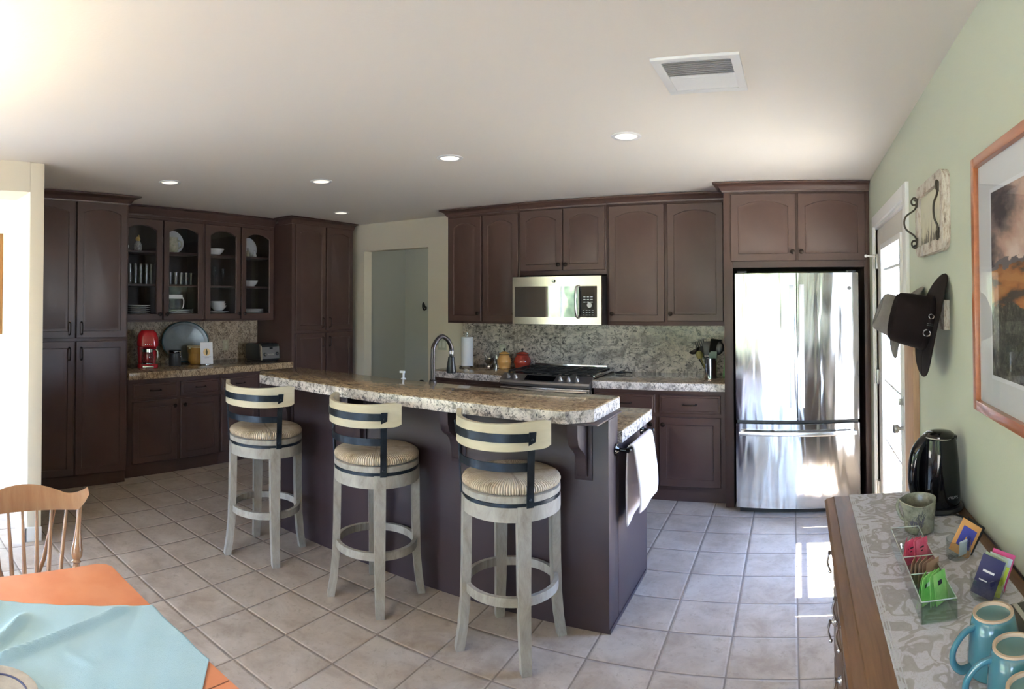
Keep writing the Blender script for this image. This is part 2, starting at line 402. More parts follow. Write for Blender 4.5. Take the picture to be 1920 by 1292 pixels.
# curtain gathered beside the rear door
def cf(u, v): return (-.02 + .50 * u, YB + .07 + .03 * math.sin(u * PI * 9) + .01 * math.sin(u * 31), .04 + 2.2 * v)
obj('curtain', MB().grid(cf, 90, 2), M('curtain_cloth', (.35, .34, .35), .8), thick=.004, label='pale grey gathered curtain at the side of the garden door', cat='curtain')

# skirting
mb = MB(); mb.box(XD, XD + .014, 1.051, 1.165, 0, .092, .004); mb.box(-4.08, XD + .014, 1.051, 1.065, 0, .092, .004); mb.box(-4.094, -4.08, 1.051, 1.125, 0, .092, .004)
struct('baseboard_divider', mb, WHITE)
mb = MB(); mb.box(XR - .014, XR, YB, 2.86, 0, .092, .004); mb.box(XR - .014, XR, 4.2, 4.45, 0, .092, .004); struct('baseboard_right', mb, WHITE)
mb = MB(); mb.box(-3.60, -3.25, YW - .014, YW, 0, .092, .004); struct('baseboard_back', mb, WHITE)
mb = MB(); mb.box(-6.6, -4.094, 1.111, 1.125, 0, .092, .004); struct('baseboard_left', mb, WHITE)

# exterior door in the right wall
mb = MB(); t = .02
mb.prism([(dy0 - .12, 0), (dy0 - .12, dz + .07), (dy0 - .03, dz + .07), (dy0 - .03, 0)], 'x', XR - t, XR, .004)
mb.box(XR - t, XR, dy1 + .03, dy1 + .06, 0, dz + .0, .004)
mb.box(XR - t, XR, dy0 - .03, dy1 + .06, dz + .0, dz + .07, .004)
struct('trim_1', mb, WHITE)
mb = MB(); mb.box(XR - .004, XR + .13, dy0 - .03, dy0, 0, dz, .002); mb.box(XR - .004, XR + .13, dy1, dy1 + .03, 0, dz, .002); mb.box(XR - .004, XR + .13, dy0, dy1, dz - .02, dz, .002)
struct('trim_2', mb, WHITE)
gy0, gy1, gz0, gz1 = 3.165, 3.88, .30, 1.90
mb = MB(); x0, x1 = XR + .012, XR + .056
mb.box(x0, x1, dy0 + .004, gy0, .01, dz - .024, .002); mb.box(x0, x1, gy1, dy1 - .004, .01, dz - .024, .002)
mb.box(x0, x1, gy0, gy1, .01, gz0, .002); mb.box(x0, x1, gy0, gy1, gz1, dz - .024, .002)
door = struct('door_1', mb, DOORP)
mb = MB(); w = .028
for a in ((gy0 - w, gy0 + .008, gz0 - w, gz1 + w), (gy1 - .008, gy1 + w, gz0 - w, gz1 + w), (gy0, gy1, gz0 - w, gz0 + .008), (gy0, gy1, gz1 - .008, gz1 + w)):
    mb.box(XR - .002, XR + .062, *a, .003)
struct('glazing_frame', mb, WHITE, door)
mb = MB(); yy = (gy0 + gy1) / 2 + .02; mb.box(XR + .014, XR + .05, yy - .008, yy + .008, gz0, gz1)
for z in (1.76, 1.42, 1.04, .66): mb.box(XR + .014, XR + .05, gy0, gy1, z - .008, z + .008)
struct('muntin', mb, WHITE, door)
struct('pane', MB().poly([(XR + .034, gy0, gz0), (XR + .034, gy1, gz0), (XR + .034, gy1, gz1), (XR + .034, gy0, gz1)]), PANE, door)
def lathe_x(prof, x, y, z, n=20):   # profile (r, out) pointing into the room (-X)
    T = Matrix.Rotation(-PI / 2, 4, 'Y'); return MB().lathe(prof, (x, y, z), n, T)
obj('door_knob', lathe_x([(.001, -.002), (.033, -.002), (.033, .004), (.026, .010), (.012, .014), (.011, .034), (.020, .042), (.027, .052), (.026, .064), (.016, .070), (.0, .071)], XR + .012, 3.085, .89), SATIN, door)
mb = lathe_x([(0, -.002), (.031, -.002), (.031, .006), (.022, .014), (0, .015)], XR + .012, 3.085, 1.03); mb.box(XR - .028, XR - .002, 3.077, 3.093, 1.013, 1.047, .003)
obj('deadbolt', mb, SATIN, door)
for z in (1.83, 1.03, .26):
    mb = MB(); mb.box(XR - .006, XR + .012, dy1 - .045, dy1 - .004, z - .05, z + .05, .002); mb.cyl((XR - .012, dy1 - .004, z - .052), (XR - .012, dy1 - .004, z + .052), .008)
    obj('hinge', mb, SATIN, door)
mb = MB(); mb.cyl((XR - .008, 4.12, 1.865), (XR - .07, 4.10, 1.868), .006); mb.ball((XR - .075, 4.1, 1.868), .011)
obj('hinge_stop', mb, WHITE, door)

# outside
struct('sun_trim_eave', MB().box(XR + .14, 1.30, -3.6, 6.4, 2.47, 2.6), WHITE)  # unseen overhang, its reach set to cut the sun patch short
struct('ground_outside', MB().box(-30, 30, -30, 30, -.3, -.14), M('pale_paving', (.50, .43, .35), .9, var=(.40, .38, .27), vscale=.6))
mb = MB()
for i in range(46):
    a = -PI * i / 45; r = 19 + random.random() * 3
    x, y = -2 + r * math.cos(a), -2 + r * math.sin(a); h = 1.7 + random.random() * 1.8
    mb.ball((x, y, h * .5), (2, 2, h), 10, 7)
struct('hedge_outside', mb, M('outdoor_foliage', (.07, .10, .05), .9, var=(.20, .24, .13), vscale=3))

# ------------------------------------------------------------------ light
w = bpy.data.worlds.new('world'); scene.world = w; w.use_nodes = True; nt = w.node_tree
bg = nt.nodes['Background']
tc = nt.nodes.new('ShaderNodeTexCoord'); sx = nt.nodes.new('ShaderNodeSeparateXYZ'); L(nt, tc.outputs['Generated'], sx.inputs[0])
c = ramp(nt, sx.outputs[2], [(0.0, (.76, .86, 1.0)), (.12, (.52, .70, 1.0)), (.6, (.22, .42, .95))]); L(nt, c, bg.inputs[0]); bg.inputs[1].default_value = 15
def area(name, loc, rot, sx, sy, power=0, col=(1, 1, 1), portal=False):
    l = bpy.data.lights.new(name, 'AREA'); l.shape = 'RECTANGLE'; l.size = sx; l.size_y = sy; l.energy = power; l.color = col
    if portal:
        try: l.cycles.is_portal = True
        except Exception as e: print('portal', e)
    o = bpy.data.objects.new(name, l); COL.objects.link(o); o.location = loc; o.rotation_euler = rot; return o
for (x0, x1, z0, z1) in RW + [(-6.5, -4.3, .6, 2.2)]:
    area('window_portal', ((x0 + x1) / 2, YB - .12, (z0 + z1) / 2), (PI / 2, 0, 0), x1 - x0, z1 - z0, portal=True)
area('window_portal', (-6.71, (wy0 + wy1) / 2, (wz0 + wz1) / 2), (PI / 2, 0, -PI / 2), wy1 - wy0, wz1 - wz0, portal=True)
area('window_portal', (XR + .13, (gy0 + gy1) / 2, (gz0 + gz1) / 2), (PI / 2, 0, PI / 2), gy1 - gy0, gz1 - gz0, portal=True)
l = bpy.data.lights.new('uplight_lamp', 'SPOT'); l.spot_size = R(165); l.spot_blend = .6; l.energy = 48; l.shadow_soft_size = .15; l.color = (1, .84, .50)
o = bpy.data.objects.new('uplight_lamp', l); COL.objects.link(o); o.location = (-2.15, -.35, 1.95); o.rotation_euler = (PI, 0, 0)
s = bpy.data.lights.new('sun', 'SUN'); s.energy = 80; s.angle = R(.6); s.color = (1, .96, .88)
so = bpy.data.objects.new('sun', s); COL.objects.link(so); so.location = (6, 3, 14)
so.rotation_euler = Vector((-.47, -.01, -.88)).to_track_quat('-Z', 'Y').to_euler()
l = bpy.data.lights.new('hall_fill', 'POINT'); l.energy = 3; l.shadow_soft_size = .12; l.color = (.9, .96, 1)  # fill light added to brighten the hall; no lamp is seen there
o = bpy.data.objects.new('hall_fill', l); COL.objects.link(o); o.location = (-3.1, 5.65, 2.2)

# recessed ceiling lights and the vent
LENS = M('lamp_lens', (.9, .88, .82), .4, emis=(1, .93, .80), estr=.45)
rl = None
for x, y, lab in ((-.911, 3.075, 'recessed ceiling light closest to the air vent, near the range'), (-2.04, 3.075, 'recessed ceiling light above the middle of the bar'),
               (-3.181, 3.075, 'recessed ceiling light above the far end of the bar'), (-3.913, 2.207, 'recessed ceiling light closest to the tall pantry cabinet at the left'),
               (-4.177, 4.319, 'small recessed ceiling light close to the corner pantry and doorway')):
    if rl is None:
        rl = thing('recessed_light', lab, 'ceiling light', (x, y, CZ), 'recessed ceiling lights')
        obj('trim_ring', MB().lathe([(.060, -.001), (.060, -.006), (.078, -.007), (.083, -.004), (.083, -.0005)], (x, y, CZ), 32, caps=(False, False)), WHITE, rl)
        obj('lens', MB().lathe([(.0, -.001), (.060, -.001), (.060, -.003), (0, -.005)], (x, y, CZ), 32), LENS, rl)
    else: dup(rl, (x, y, CZ), label=lab)
vx0, vx1, vy0, vy1 = -.535, -.205, 2.11, 2.48
v = thing('ceiling_vent', 'white square louvred air vent in the ceiling', 'vent', ((vx0 + vx1) / 2, (vy0 + vy1) / 2, CZ))
mb = MB(); f = .035
mb.box(vx0, vx1, vy0, vy0 + f, CZ - .012, CZ - .0005, .002); mb.box(vx0, vx1, vy1 - f, vy1, CZ - .012, CZ - .0005, .002)
mb.box(vx0, vx0 + f, vy0 + f, vy1 - f, CZ - .012, CZ - .0005, .002); mb.box(vx1 - f, vx1, vy0 + f, vy1 - f, CZ - .012, CZ - .0005, .002)
obj('frame', mb, WHITE, v)
obj('backing', MB().box(vx0 + f, vx1 - f, vy0 + f, vy1 - f, CZ - .0015, CZ - .0005), M('vent_dark', (.50, .49, .48), .8), v)
n = 16
for i in range(n):
    y = vy0 + f + .006 + (vy1 - vy0 - 2 * f - .012) * (i + .5) / n; sg = -1 if i < n // 2 else 1
    mb = MB(); mb.prism([(y - .007 * sg, CZ - .002), (y + .005 * sg, CZ - .011), (y + .0075 * sg, CZ - .011), (y - .0045 * sg, CZ - .002)], 'x', vx0 + f, vx1 - f)
    obj('slat', mb, WHITE, v)

# ------------------------------------------------------------------ cabinet parts
def mapf(face, plane):
    if face == 'Y': return lambda u, o, z: (u, plane - o, z)      # faces the camera side (-Y)
    return lambda u, o, z: (plane + o, u, z)                      # 'X': faces +X
def door_mb(face, plane, u0, u1, z0, z1, arch=0, glass=False, st=.056, t=.02):
    mp = mapf(face, plane); mb = MB(); bm = mb.bm; K = 14
    def contour(d, top=True):
        a, b_, c, e = u0 + d, u1 - d, z0 + d, z1 - d
        pts = [(a, c), (b_, c)]
        for i in range(K + 1):
            s = i / K; u = b_ + (a - b_) * s
            pts.append((u, e - (arch * abs(2 * s - 1) ** 2.2 if top else 0)))
        return pts
    inner = contour(st); outer = [(u0, z0), (u1, z0)] + [(u1 + (u0 - u1) * i / K, z1) for i in range(K + 1)]
    def ring(p, o): return [bm.verts.new(mp(u, o, z)) for u, z in p]
    def shrink(d): return contour(st + d)
    def outs(d): return [(u0 + d, z0 + d), (u1 - d, z0 + d)] + [(u1 - d + (u0 - u1 + 2 * d) * i / K, z1 - d) for i in range(K + 1)]
    seq = [ring(outer, 0), ring(outer, t - .004), ring(outs(.004), t), ring(inner, t)]
    if glass: seq += [ring(shrink(.006), t - .006), ring(shrink(.006), 0)]
    else: seq += [ring(shrink(.0035), t - .006), ring(shrink(.009), t - .0065), ring(shrink(.030), t - .0015)]
    n = len(outer)
    for A, B in zip(seq, seq[1:]):
        for j in range(n): mb._face([A[j], A[(j + 1) % n], B[(j + 1) % n], B[j]])
    if glass:
        A, B = seq[-1], seq[0]
        for j in range(n): mb._face([A[j], A[(j + 1) % n], B[(j + 1) % n], B[j]])
    else: mb._face(seq[-1]); mb._face(seq[0][::-1])
    return mb
def knob(face, plane, u, z, par, r=.018):
    mp = mapf(face, plane)
    ax = Matrix.Rotation(PI / 2, 4, 'X') if face == 'Y' else Matrix.Rotation(PI / 2, 4, 'Y')
    return obj('knob', MB().lathe([(.0, -.001), (.010, -.001), (.007, .006), (.006, .012), (r, .018), (r + .001, .023), (.008, .028), (0, .029)], mp(u, 0, z), 14, ax), BRONZE, par)
def pull(face, plane, u, z, par, l=.10, vert=False, mat=BRONZE):
    mp = mapf(face, plane); h = l / 2
    P = [(-h, 0), (-h, .016), (-h * .8, .026), (0, .030), (h * .8, .026), (h, .016), (h, 0)]
    pts = [mp(u + (0 if vert else a), o, z + (a if vert else 0)) for a, o in P]
    mb = MB().tube(spline(pts, 4), .0052, 8)
    for a in (-h, h): q = mp(u + (0 if vert else a), .002, z + (a if vert else 0)); mb.ball(q, .009, 8, 6)
    return obj('pull', mb, mat, par)
def cab_door(face, plane, u0, u1, z0, z1, par, arch=0, glass=False, k=None, p=None, name='door', st=.056):
    d = obj(name, door_mb(face, plane, u0, u1, z0, z1, arch, glass, st), CAB, par, sharp=22)
    if k: knob(face, plane + (-.02 if face == 'Y' else .02), k[0], k[1], d)
    if p: pull(face, plane + (-.02 if face == 'Y' else .02), p[0], p[1], d, vert=p[2])
    if glass:
        mp = mapf(face, plane); s = st - .004
        obj('pane', MB().poly([mp(u0 + s, .008, z0 + s), mp(u1 - s, .008, z0 + s), mp(u1 - s, .008, z1 - s), mp(u0 + s, .008, z1 - s)]), PANE, d)
    return d
def drawer(face, plane, u0, u1, z0, z1, par, uc=None):
    mp = mapf(face, plane); mb = MB(); bm = mb.bm
    def ring(d, o): return [bm.verts.new(mp(u, o, z)) for u, z in ((u0 + d, z0 + d), (u1 - d, z0 + d), (u1 - d, z1 - d), (u0 + d, z1 - d))]
    seq = [ring(0, 0), ring(0, .014), ring(.004, .018), ring(.016, .018), ring(.020, .022)]
    for A, B in zip(seq, seq[1:]):
        for j in range(4): mb._face([A[j], A[(j + 1) % 4], B[(j + 1) % 4], B[j]])
    mb._face(seq[-1]); mb._face(seq[0][::-1])
    d = obj('drawer', mb, CAB, par, sharp=22)
    pull(face, plane + (-.02 if face == 'Y' else .02), (u0 + u1) / 2 if uc is None else uc, (z0 + z1) / 2, d)
    return d
def crown_mb(face, plane, u0, u1, z0, z1, out=.07, ret0=False, ret1=False, back=.3):
    """stepped crown: profile (out, z); returns run back along the cabinet sides"""
    pr = [(.0, z0), (.012, z0), (.014, z0 + .012), (.022, z0 + .018), (.030, z0 + .034), (.050, z1 - .018), (out, z1 - .012), (out, z1), (.0, z1)]
    mp = mapf(face, plane); rings = []
    if ret0: rings.append([mp(u0 - o, -back, z) for o, z in pr])
    rings.append([mp(u0 - (o if ret0 else 0), o, z) for o, z in pr])
    rings.append([mp(u1 + (o if ret1 else 0), o, z) for o, z in pr])
    if ret1: rings.append([mp(u1 + o, -back, z) for o, z in pr])
    return MB().loft(rings, smooth=False)

# ------------------------------------------------------------------ range wall, upper cabinets
YU = 4.845; UB = 1.36; BK = YW - .002
def upper(label, x0, x1, zb, doors, r0, r1, zc=2.395):
    t = thing('wall_cabinet', label, 'cabinet', ((x0 + x1) / 2, YU + .1, zb))
    mb = MB(); mb.box(x0, x1, YU, BK, zb, zc + .05, .001)
    obj('body', mb, CAB, t)
    for d in doors: cab_door('Y', YU, *d[:4], t, arch=.042, k=d[4])
    obj('crown', crown_mb('Y', YU, x0, x1, zc, 2.457, .065, r0, r1), CAB, t)
    return t
upper('tall two-door brown wall cabinet left of the microwave', -3.235, -2.449, UB, [(-3.215, -2.850, 1.378, 2.375, (-2.878, 1.455)), (-2.832, -2.463, 1.378, 2.375, (-2.492, 1.455))], True, False)
upper('short two-door brown wall cabinet directly above the microwave', -2.446, -1.617, 1.80, [(-2.436, -2.025, 1.838, 2.385, (-2.055, 1.89)), (-2.012, -1.630, 1.838, 2.385, (-1.985, 1.89))], False, False)
upper('tall two-door brown wall cabinet between microwave and refrigerator', -1.614, -.572, UB, [(-1.592, -1.108, 1.392, 2.378, (-1.56, 1.46)), (-1.082, -.614, 1.398, 2.375, (-1.052, 1.46))], False, False)

# refrigerator surround
YF = 4.50
t = thing('refrigerator_cabinet', 'brown cabinet surround with two arched doors above the refrigerator', 'cabinet', (-.01, YF + .2, 0))
obj('side_panel', MB().box(-.566, -.498, YF, BK, 0, 2.41, .001), CAB, t)
mb = MB(); mb.box(.500, XR - .002, YF, BK, 0, 2.41, .001); mb.box(.512, .531, YF - .004, YF, .0, 2.38, .002); obj('side_panel', mb, CAB, t)
obj('body', MB().box(-.497, .499, YF, BK, 1.815, 2.41), CAB, t)
for d in ((-.510, -.018, 1.862, 2.375, (-.042, 1.93)), (-.004, .508, 1.862, 2.375, (.024, 1.93))): cab_door('Y', YF, *d[:4], t, arch=.045, k=d[4])
mb = crown_mb('Y', YF, -.566, XR - .003, 2.39, 2.458, .075, True, False, back=.26)
obj('crown', mb, CAB, t)

# refrigerator
fx0, fx1, FY = -.468, .440, 4.375
t = thing('refrigerator', 'stainless steel french door refrigerator with bottom freezer drawer', 'refrigerator', ((fx0 + fx1) / 2, 4.7, 0))
obj('body', MB().box(fx0 + .004, fx1 - .004, 4.46, 5.15, .02, 1.768, .006), M('fridge_side', (.03, .03, .033), .4), t)
def fdoor(x0, x1, z0, z1):
    n = 18; cx = (fx0 + fx1) / 2; hw = (fx1 - fx0) / 2
    def yo(x): return FY - .028 * (1 - ((x - cx) / hw) ** 2) 
    P = [(x1, FY + .075), (x0, FY + .075)] + [(x0 + (x1 - x0) * i / n, yo(x0 + (x1 - x0) * i / n)) for i in range(n + 1)]
    mb = MB(); A = [mb.bm.verts.new((p[0], p[1], z0)) for p in P]; B = [mb.bm.verts.new((p[0], p[1], z1)) for p in P]
    mb._face(A[::-1]); mb._face(B)
    for i in range(len(P)): j = (i + 1) % len(P); mb._face([A[i], A[j], B[j], B[i]], 2 <= i < len(P) - 1)
    return mb, yo
def vhandle(x, z0, z1, par):
    y = FY - .07
    mb = MB(); mb.box(x - .017, x + .017, y - .010, y + .006, z0, z1, .004)
    for z in (z0 + .05, z1 - .05): mb.box(x - .009, x + .009, y + .002, FY - .018, z - .02, z + .02, .003)
    return obj('handle', mb, M('handle_steel', (.72, .72, .74), .42, .85), par)
mb, yo = fdoor(fx0, -.019, .690, 1.765); dl = obj('door', mb, STEELV, t, sharp=30); vhandle(-.052, .79, 1.68, dl)
mb, _ = fdoor(-.012, fx1, .690, 1.765); dr = obj('door', mb, STEELV, t, sharp=30); vhandle(.020, .79, 1.68, dr)
mb, _ = fdoor(fx0, fx1, .050, .662); fz = obj('freezer_drawer', mb, STEELV, t, sharp=30)
mb = MB(); rings = []
for i in range(17):
    x = fx0 + .025 + (fx1 - fx0 - .05) * i / 16; y = yo(x) - .045
    rings.append([(x, y - .008, .585), (x, y - .010, .598), (x, y - .006, .612), (x, y + .008, .612), (x, y + .010, .598), (x, y + .008, .585)])
mb.loft(rings)
for x in (fx0 + .05, fx1 - .05): mb.box(x - .012, x + .012, yo(x) - .04, yo(x) + .003, .588, .61)
obj('handle', mb, STEEL, fz)
obj('seal', MB().box(fx0 + .01, fx1 - .01, FY + .01, FY + .08, .664, .688), BLACK, t)
mb = MB(); mb.box(fx0 + .02, fx1 - .02, FY + .05, FY + .08, .0, .048); obj('base_grille', mb, BLACK, t)
mb = MB(); 
for x in (fx0 + .05, fx1 - .05): obj('hinge_cover', MB().box(x - .035, x + .035, FY + .01, FY + .09, 1.7695, 1.785, .004), BLACK, t)
def emblem(x, y, z, r, par):
    mb = MB().lathe([(0, 0), (r, 0), (r, .002), (r * .85, .003), (r * .8, .002), (0, .002)], (x, y, z), 20, Matrix.Rotation(PI / 2, 4, 'X'))
    e = obj('emblem', mb, M('emblem_grey', (.10, .10, .11), .3, .6), par)
    cu = bpy.data.curves.new('badge_text', 'FONT'); cu.body = 'GE'; cu.size = r * 1.15; cu.align_x = 'CENTER'; cu.align_y = 'CENTER'; cu.extrude = .0006
    text_mesh(cu, 'badge_lettering', Matrix.Translation((x, y - .0035, z)) @ Matrix.Rotation(PI / 2, 4, 'X'), CHROME, e)
def text_mesh(cu, name, T, mat, par):
    tmp = bpy.data.objects.new('tmp', cu); COL.objects.link(tmp)
    dg = bpy.context.evaluated_depsgraph_get(); me = bpy.data.meshes.new_from_object(tmp.evaluated_get(dg))
    COL.objects.unlink(tmp); bpy.data.objects.remove(tmp)
    me.transform(WM[par.name].inverted() @ T); me.materials.clear(); me.materials.append(mat)
    o = bpy.data.objects.new(name, me); COL.objects.link(o); o.parent = par; WM[o.name] = WM[par.name]; return o
def text(body, size, T, mat, par, name='lettering', ext=.0003):
    cu = bpy.data.curves.new(name, 'FONT'); cu.body = body; cu.size = size; cu.align_x = 'CENTER'; cu.align_y = 'CENTER'; cu.extrude = ext
    return text_mesh(cu, name, T, mat, par)
emblem(.372, yo(.372) + .0005, 1.652, .014, dr)

# microwave
mx0, mx1, MY, mz0, mz1 = -2.449, -1.618, 4.70, 1.368, 1.782
t = thing('microwave', 'stainless over-the-range microwave with dark glass window', 'microwave', ((mx0 + mx1) / 2, 4.95, mz0))
obj('body', MB().box(mx0 + .003, mx1 - .003, MY + .03, BK - .004, mz0, mz1 - .001, .003), M('microwave_side', (.018, .016, .018), .35), t)
def bowx(x): return MY - .001 * (1 - ((x - (mx0 + mx1) / 2) / .42) ** 2)
def panel(x0, x1, z0, z1, off, mat, par, name, n=12, depth=.03):
    mb = MB(); A = []
    rings = []
    for i in range(n + 1):
        x = x0 + (x1 - x0) * i / n; y = bowx(x) - off
        rings.append([(x, y, z0), (x, y, z1), (x, y + depth, z1), (x, y + depth, z0)])
    mb.loft(rings, smooth=False); return obj(name, mb, mat, par)
d = panel(mx0, mx1, mz0, mz1, 0, steel('champagne_steel', (.72, .66, .56), .2, 0), t, 'door', depth=.029)
panel(mx0 + .025, mx1 - .04, mz0 + .062, mz1 - .085, .003, M('microwave_glass', (.01, .01, .012), .03, coat=1, spec=1, ior=2.0), d, 'window_glass', depth=.003)
cp = panel(mx1 - .185, mx1 - .038, mz0 + .066, mz1 - .089, .0055, BLKG, t, 'control_panel', depth=.003)
mb = MB()
for i in range(3):
    for j in range(3): mb.box(mx1 - .155 + i * .032, mx1 - .135 + i * .032, MY - .0135, MY - .0125, 1.60 - j * .022, 1.607 - j * .022)
mb.cyl((mx1 - .10, MY - .0125, 1.535), (mx1 - .10, MY - .0145, 1.535), .022)
for i in range(4):
    for j in range(4): mb.box(mx1 - .16 + i * .027, mx1 - .145 + i * .027, MY - .0135, MY - .0125, 1.49 - j * .020, 1.494 - j * .020)
obj('keypad', mb, M('keypad_marks', (.55, .58, .6), .4), cp)
mb = MB().tube(spline([(mx1 - .205, MY - .012, mz0 + .06), (mx1 - .205, MY - .052, mz0 + .09), (mx1 - .205, MY - .062, (mz0 + mz1) / 2 - .01), (mx1 - .205, MY - .052, mz1 - .11), (mx1 - .205, MY - .012, mz1 - .085)], 5), .011, 10)
obj('handle', mb, CHROME, d)
emblem(-2.05, MY - .0145, 1.742, .013, d)
obj('vent_base', MB().box(mx0 + .01, mx1 - .01, MY + .03, 5.1, mz0 - .006, mz0 - .0005), BLACK, t)

# ------------------------------------------------------------------ base cabinets on the range wall
YB1 = 4.565; CT = .931; CB = .868
def base_y(label, x0, x1, cols, toe=True, name='base_cabinet'):
    t = thing(name, label, 'cabinet', ((x0 + x1) / 2, YB1 + .2, 0))
    obj('body', MB().box(x0, x1, YB1, BK, .105, CB - .001), CAB, t)
    obj('toe_kick', MB().box(x0, x1, YB1 + .025, YB1 + .06, .0, .104), CAB, t)
    for (a, b_, kside) in cols:
        drawer('Y', YB1, a, b_, .692, .832, t)
        cab_door('Y', YB1, a, b_, .125, .660, t, k=((a + .033) if kside == 'l' else (b_ - .033), .605))
    return t
base_y('brown base cabinet with two drawers between the range and the refrigerator', -1.638, -.570, [(-1.615, -1.125, 'r'), (-1.09, -.606, 'l')])
base_y('brown base cabinet left of the range, mostly behind the bar', -3.20, -2.478, [(-3.185, -2.85, 'r'), (-2.835, -2.495, 'l')])
def slab(name, pts, z0, z1, mats, bev=.006, **k):
    mb = MB(); mb.mi = 0
    n = len(pts); A = [mb.bm.verts.new((*p, z0)) for p in pts]; B = [mb.bm.verts.new((*p, z1)) for p in pts]
    cx, cy = sum(p[0] for p in pts) / n, sum(p[1] for p in pts) / n
    f = mb._face(B); g = mb._face(A[::-1]); mb.mi = 1
    for i in range(n): mb._face([A[i], A[(i + 1) % n], B[(i + 1) % n], B[i]])
    es = [e for e in f.edges]
    bmesh.ops.bevel(mb.bm, geom=es, offset=bev, segments=2, profile=.5, affect='EDGES')
    return obj(name, mb, mats, **k)
slab('countertop', [(-1.640, 4.535), (-.568, 4.535), (-.568, BK - .022), (-1.640, BK - .022)], CB, CT, [GRANT, GRANE], label='granite countertop between the range and the refrigerator', cat='countertop')
slab('countertop', [(-3.21, 4.535), (-2.475, 4.535), (-2.475, BK - .022), (-3.21, BK - .022)], CB, CT, [GRAN, GRANE], label='granite countertop left of the range, under the paper towels', cat='countertop')
obj('backsplash', MB().box(-3.262, -.568, BK - .021, BK, CB + .0, UB - .001), GRANS, label='speckled granite backsplash, greyed for cool light, behind the range', cat='backsplash')

# outlet and switch
def plate_y(x, z, w, h, lab, nm, cat, y=YW, slots='switch', col=(.52, .53, .42)):
    t = thing(nm, lab, cat, (x, y, z)); m = M('almond_plate', col, .4)
    obj('plate', MB().box(x - w / 2, x + w / 2, y - .006, y - .0005, z - h / 2, z + h / 2, .002), m, t)
    k = 2 if w > .09 else 1
    for i in range(k):
        xx = x + (i - (k - 1) / 2) * .046
        obj('rocker' if slots == 'switch' else 'socket', MB().box(xx - .016, xx + .016, y - .009, y - .0055, z - .033, z + .033, .002), M('almond_rocker', (.70, .70, .60), .4), t)
plate_y(-3.535, 1.115, .112, .118, 'almond double light switch on the cream wall by the faucet', 'light_switch', 'switch')
plate_y(-2.80, 1.085, .072, .115, 'pale outlet plate on the granite behind the yellow jar', 'wall_outlet', 'outlet', y=BK - .021, slots='o')

# ------------------------------------------------------------------ range
sx0, sx1 = -2.468, -1.650; SF = 4.49
t = thing('range', 'slide-in stainless gas range with black grates', 'range', ((sx0 + sx1) / 2, 4.8, 0))
obj('body', MB().box(sx0 + .004, sx1 - .004, SF + .06, 5.14, .03, .895), DSTEEL, t)
mb = MB()
def fb(x): return SF - .03 * (1 - ((x - (sx0 + sx1) / 2) / .41) ** 2)
rings = []
for i in range(17):
    x = sx0 + (sx1 - sx0) * i / 16; y = fb(x)
    rings.append([(x, y + .10, .948), (x, y + .004, .902), (x, y - .004, .885), (x, y + .012, .862), (x, y + .06, .858), (x, y + .12, .90)])
mb.loft(rings); cpn = obj('control_panel', mb, M('range_steel', (.36, .35, .35), .33, .9), t, sharp=25)
ang = math.atan2(.046, .096)
def onpanel(x, s): return Vector((x, fb(x) + .004 + .096 * s, .902 + .046 * s))
nrm = Vector((0, -math.sin(ang), math.cos(ang)))
for x in (-2.395, -2.325, -1.905, -1.835, -1.765):
    p = onpanel(x, .42); mb = MB().cyl(p, p + nrm * .006, .021, .019, 18); mb.cyl(p + nrm * .006, p + nrm * .028, .016, .013, 18)
    mb.box(x - .004, x + .004, p.y - .022, p.y - .002, p.z + .012, p.z + .033, .002)
    obj('knob', mb, SATIN, t)
mb = MB(); p0 = [onpanel(-2.23, .15), onpanel(-1.96, .15), onpanel(-1.96, .85), onpanel(-2.23, .85)]
mb.loft([[q + nrm * .001 for q in p0], [q + nrm * .004 for q in p0]], smooth=False); obj('display', mb, BLKG, cpn)
obj('cooktop', MB().box(sx0, sx1, SF + .10, 5.145, .897, .942, .004), M('cooktop_black', (.012, .012, .013), .18, coat=.4), t)
obj('rear_trim', MB().box(sx0 + .05, sx1 - .05, 5.09, 5.142, .9425, .988, .006), CHROME, t)
obj('side_trim', MB().box(sx1 - .008, sx1 + .004, SF + .11, 5.13, .935, .956, .003), CHROME, t)
for gx in range(3):
    a = sx0 + .03 + gx * .256; b_ = a + .246
    mb = MB(); y0, y1 = SF + .13, 5.08; z = .970
    for x in (a, b_): mb.box(x - .006, x + .006, y0, y1, z - .012, z, .003)
    for y in (y0, (y0 + y1) / 2, y1): mb.box(a, b_, y - .006, y + .006, z - .012, z, .003)
    for cy in ((y0 * 3 + y1) / 4, (y0 + 3 * y1) / 4):
        mb.box(a, b_, cy - .005, cy + .005, z - .010, z + .003, .002); mb.box((a + b_) / 2 - .005, (a + b_) / 2 + .005, cy - .11, cy + .11, z - .010, z + .003, .002)
    for x in (a, b_):
        for y in (y0, y1): mb.box(x - .007, x + .007, y - .007, y + .007, .942, z - .002)
    obj('grate', mb, CAST, t)
    for cy in ((y0 * 3 + y1) / 4, (y0 + 3 * y1) / 4): obj('burner', MB().lathe([(0, 0), (.045, 0), (.045, .008), (.03, .012), (.03, .018), (0, .02)], ((a + b_) / 2, cy, .9425), 18), CAST, t)
dm = MB(); dm.box(sx0 + .006, sx1 - .006, SF + .02, SF + .058, .20, .850, .004); dd = obj('oven_door', dm, STEEL, t)
obj('oven_window', MB().box(sx0 + .14, sx1 - .14, SF + .017, SF + .0195, .36, .68), BLKG, dd)
mb = MB(); rings = []
for i in range(17):
    x = sx0 + .02 + (sx1 - sx0 - .04) * i / 16; y = fb(x) - .012
    rings.append([(x, y + .010 * math.cos(2 * PI * k / 10), .832 + .016 * math.sin(2 * PI * k / 10)) for k in range(10)])
mb.loft(rings)
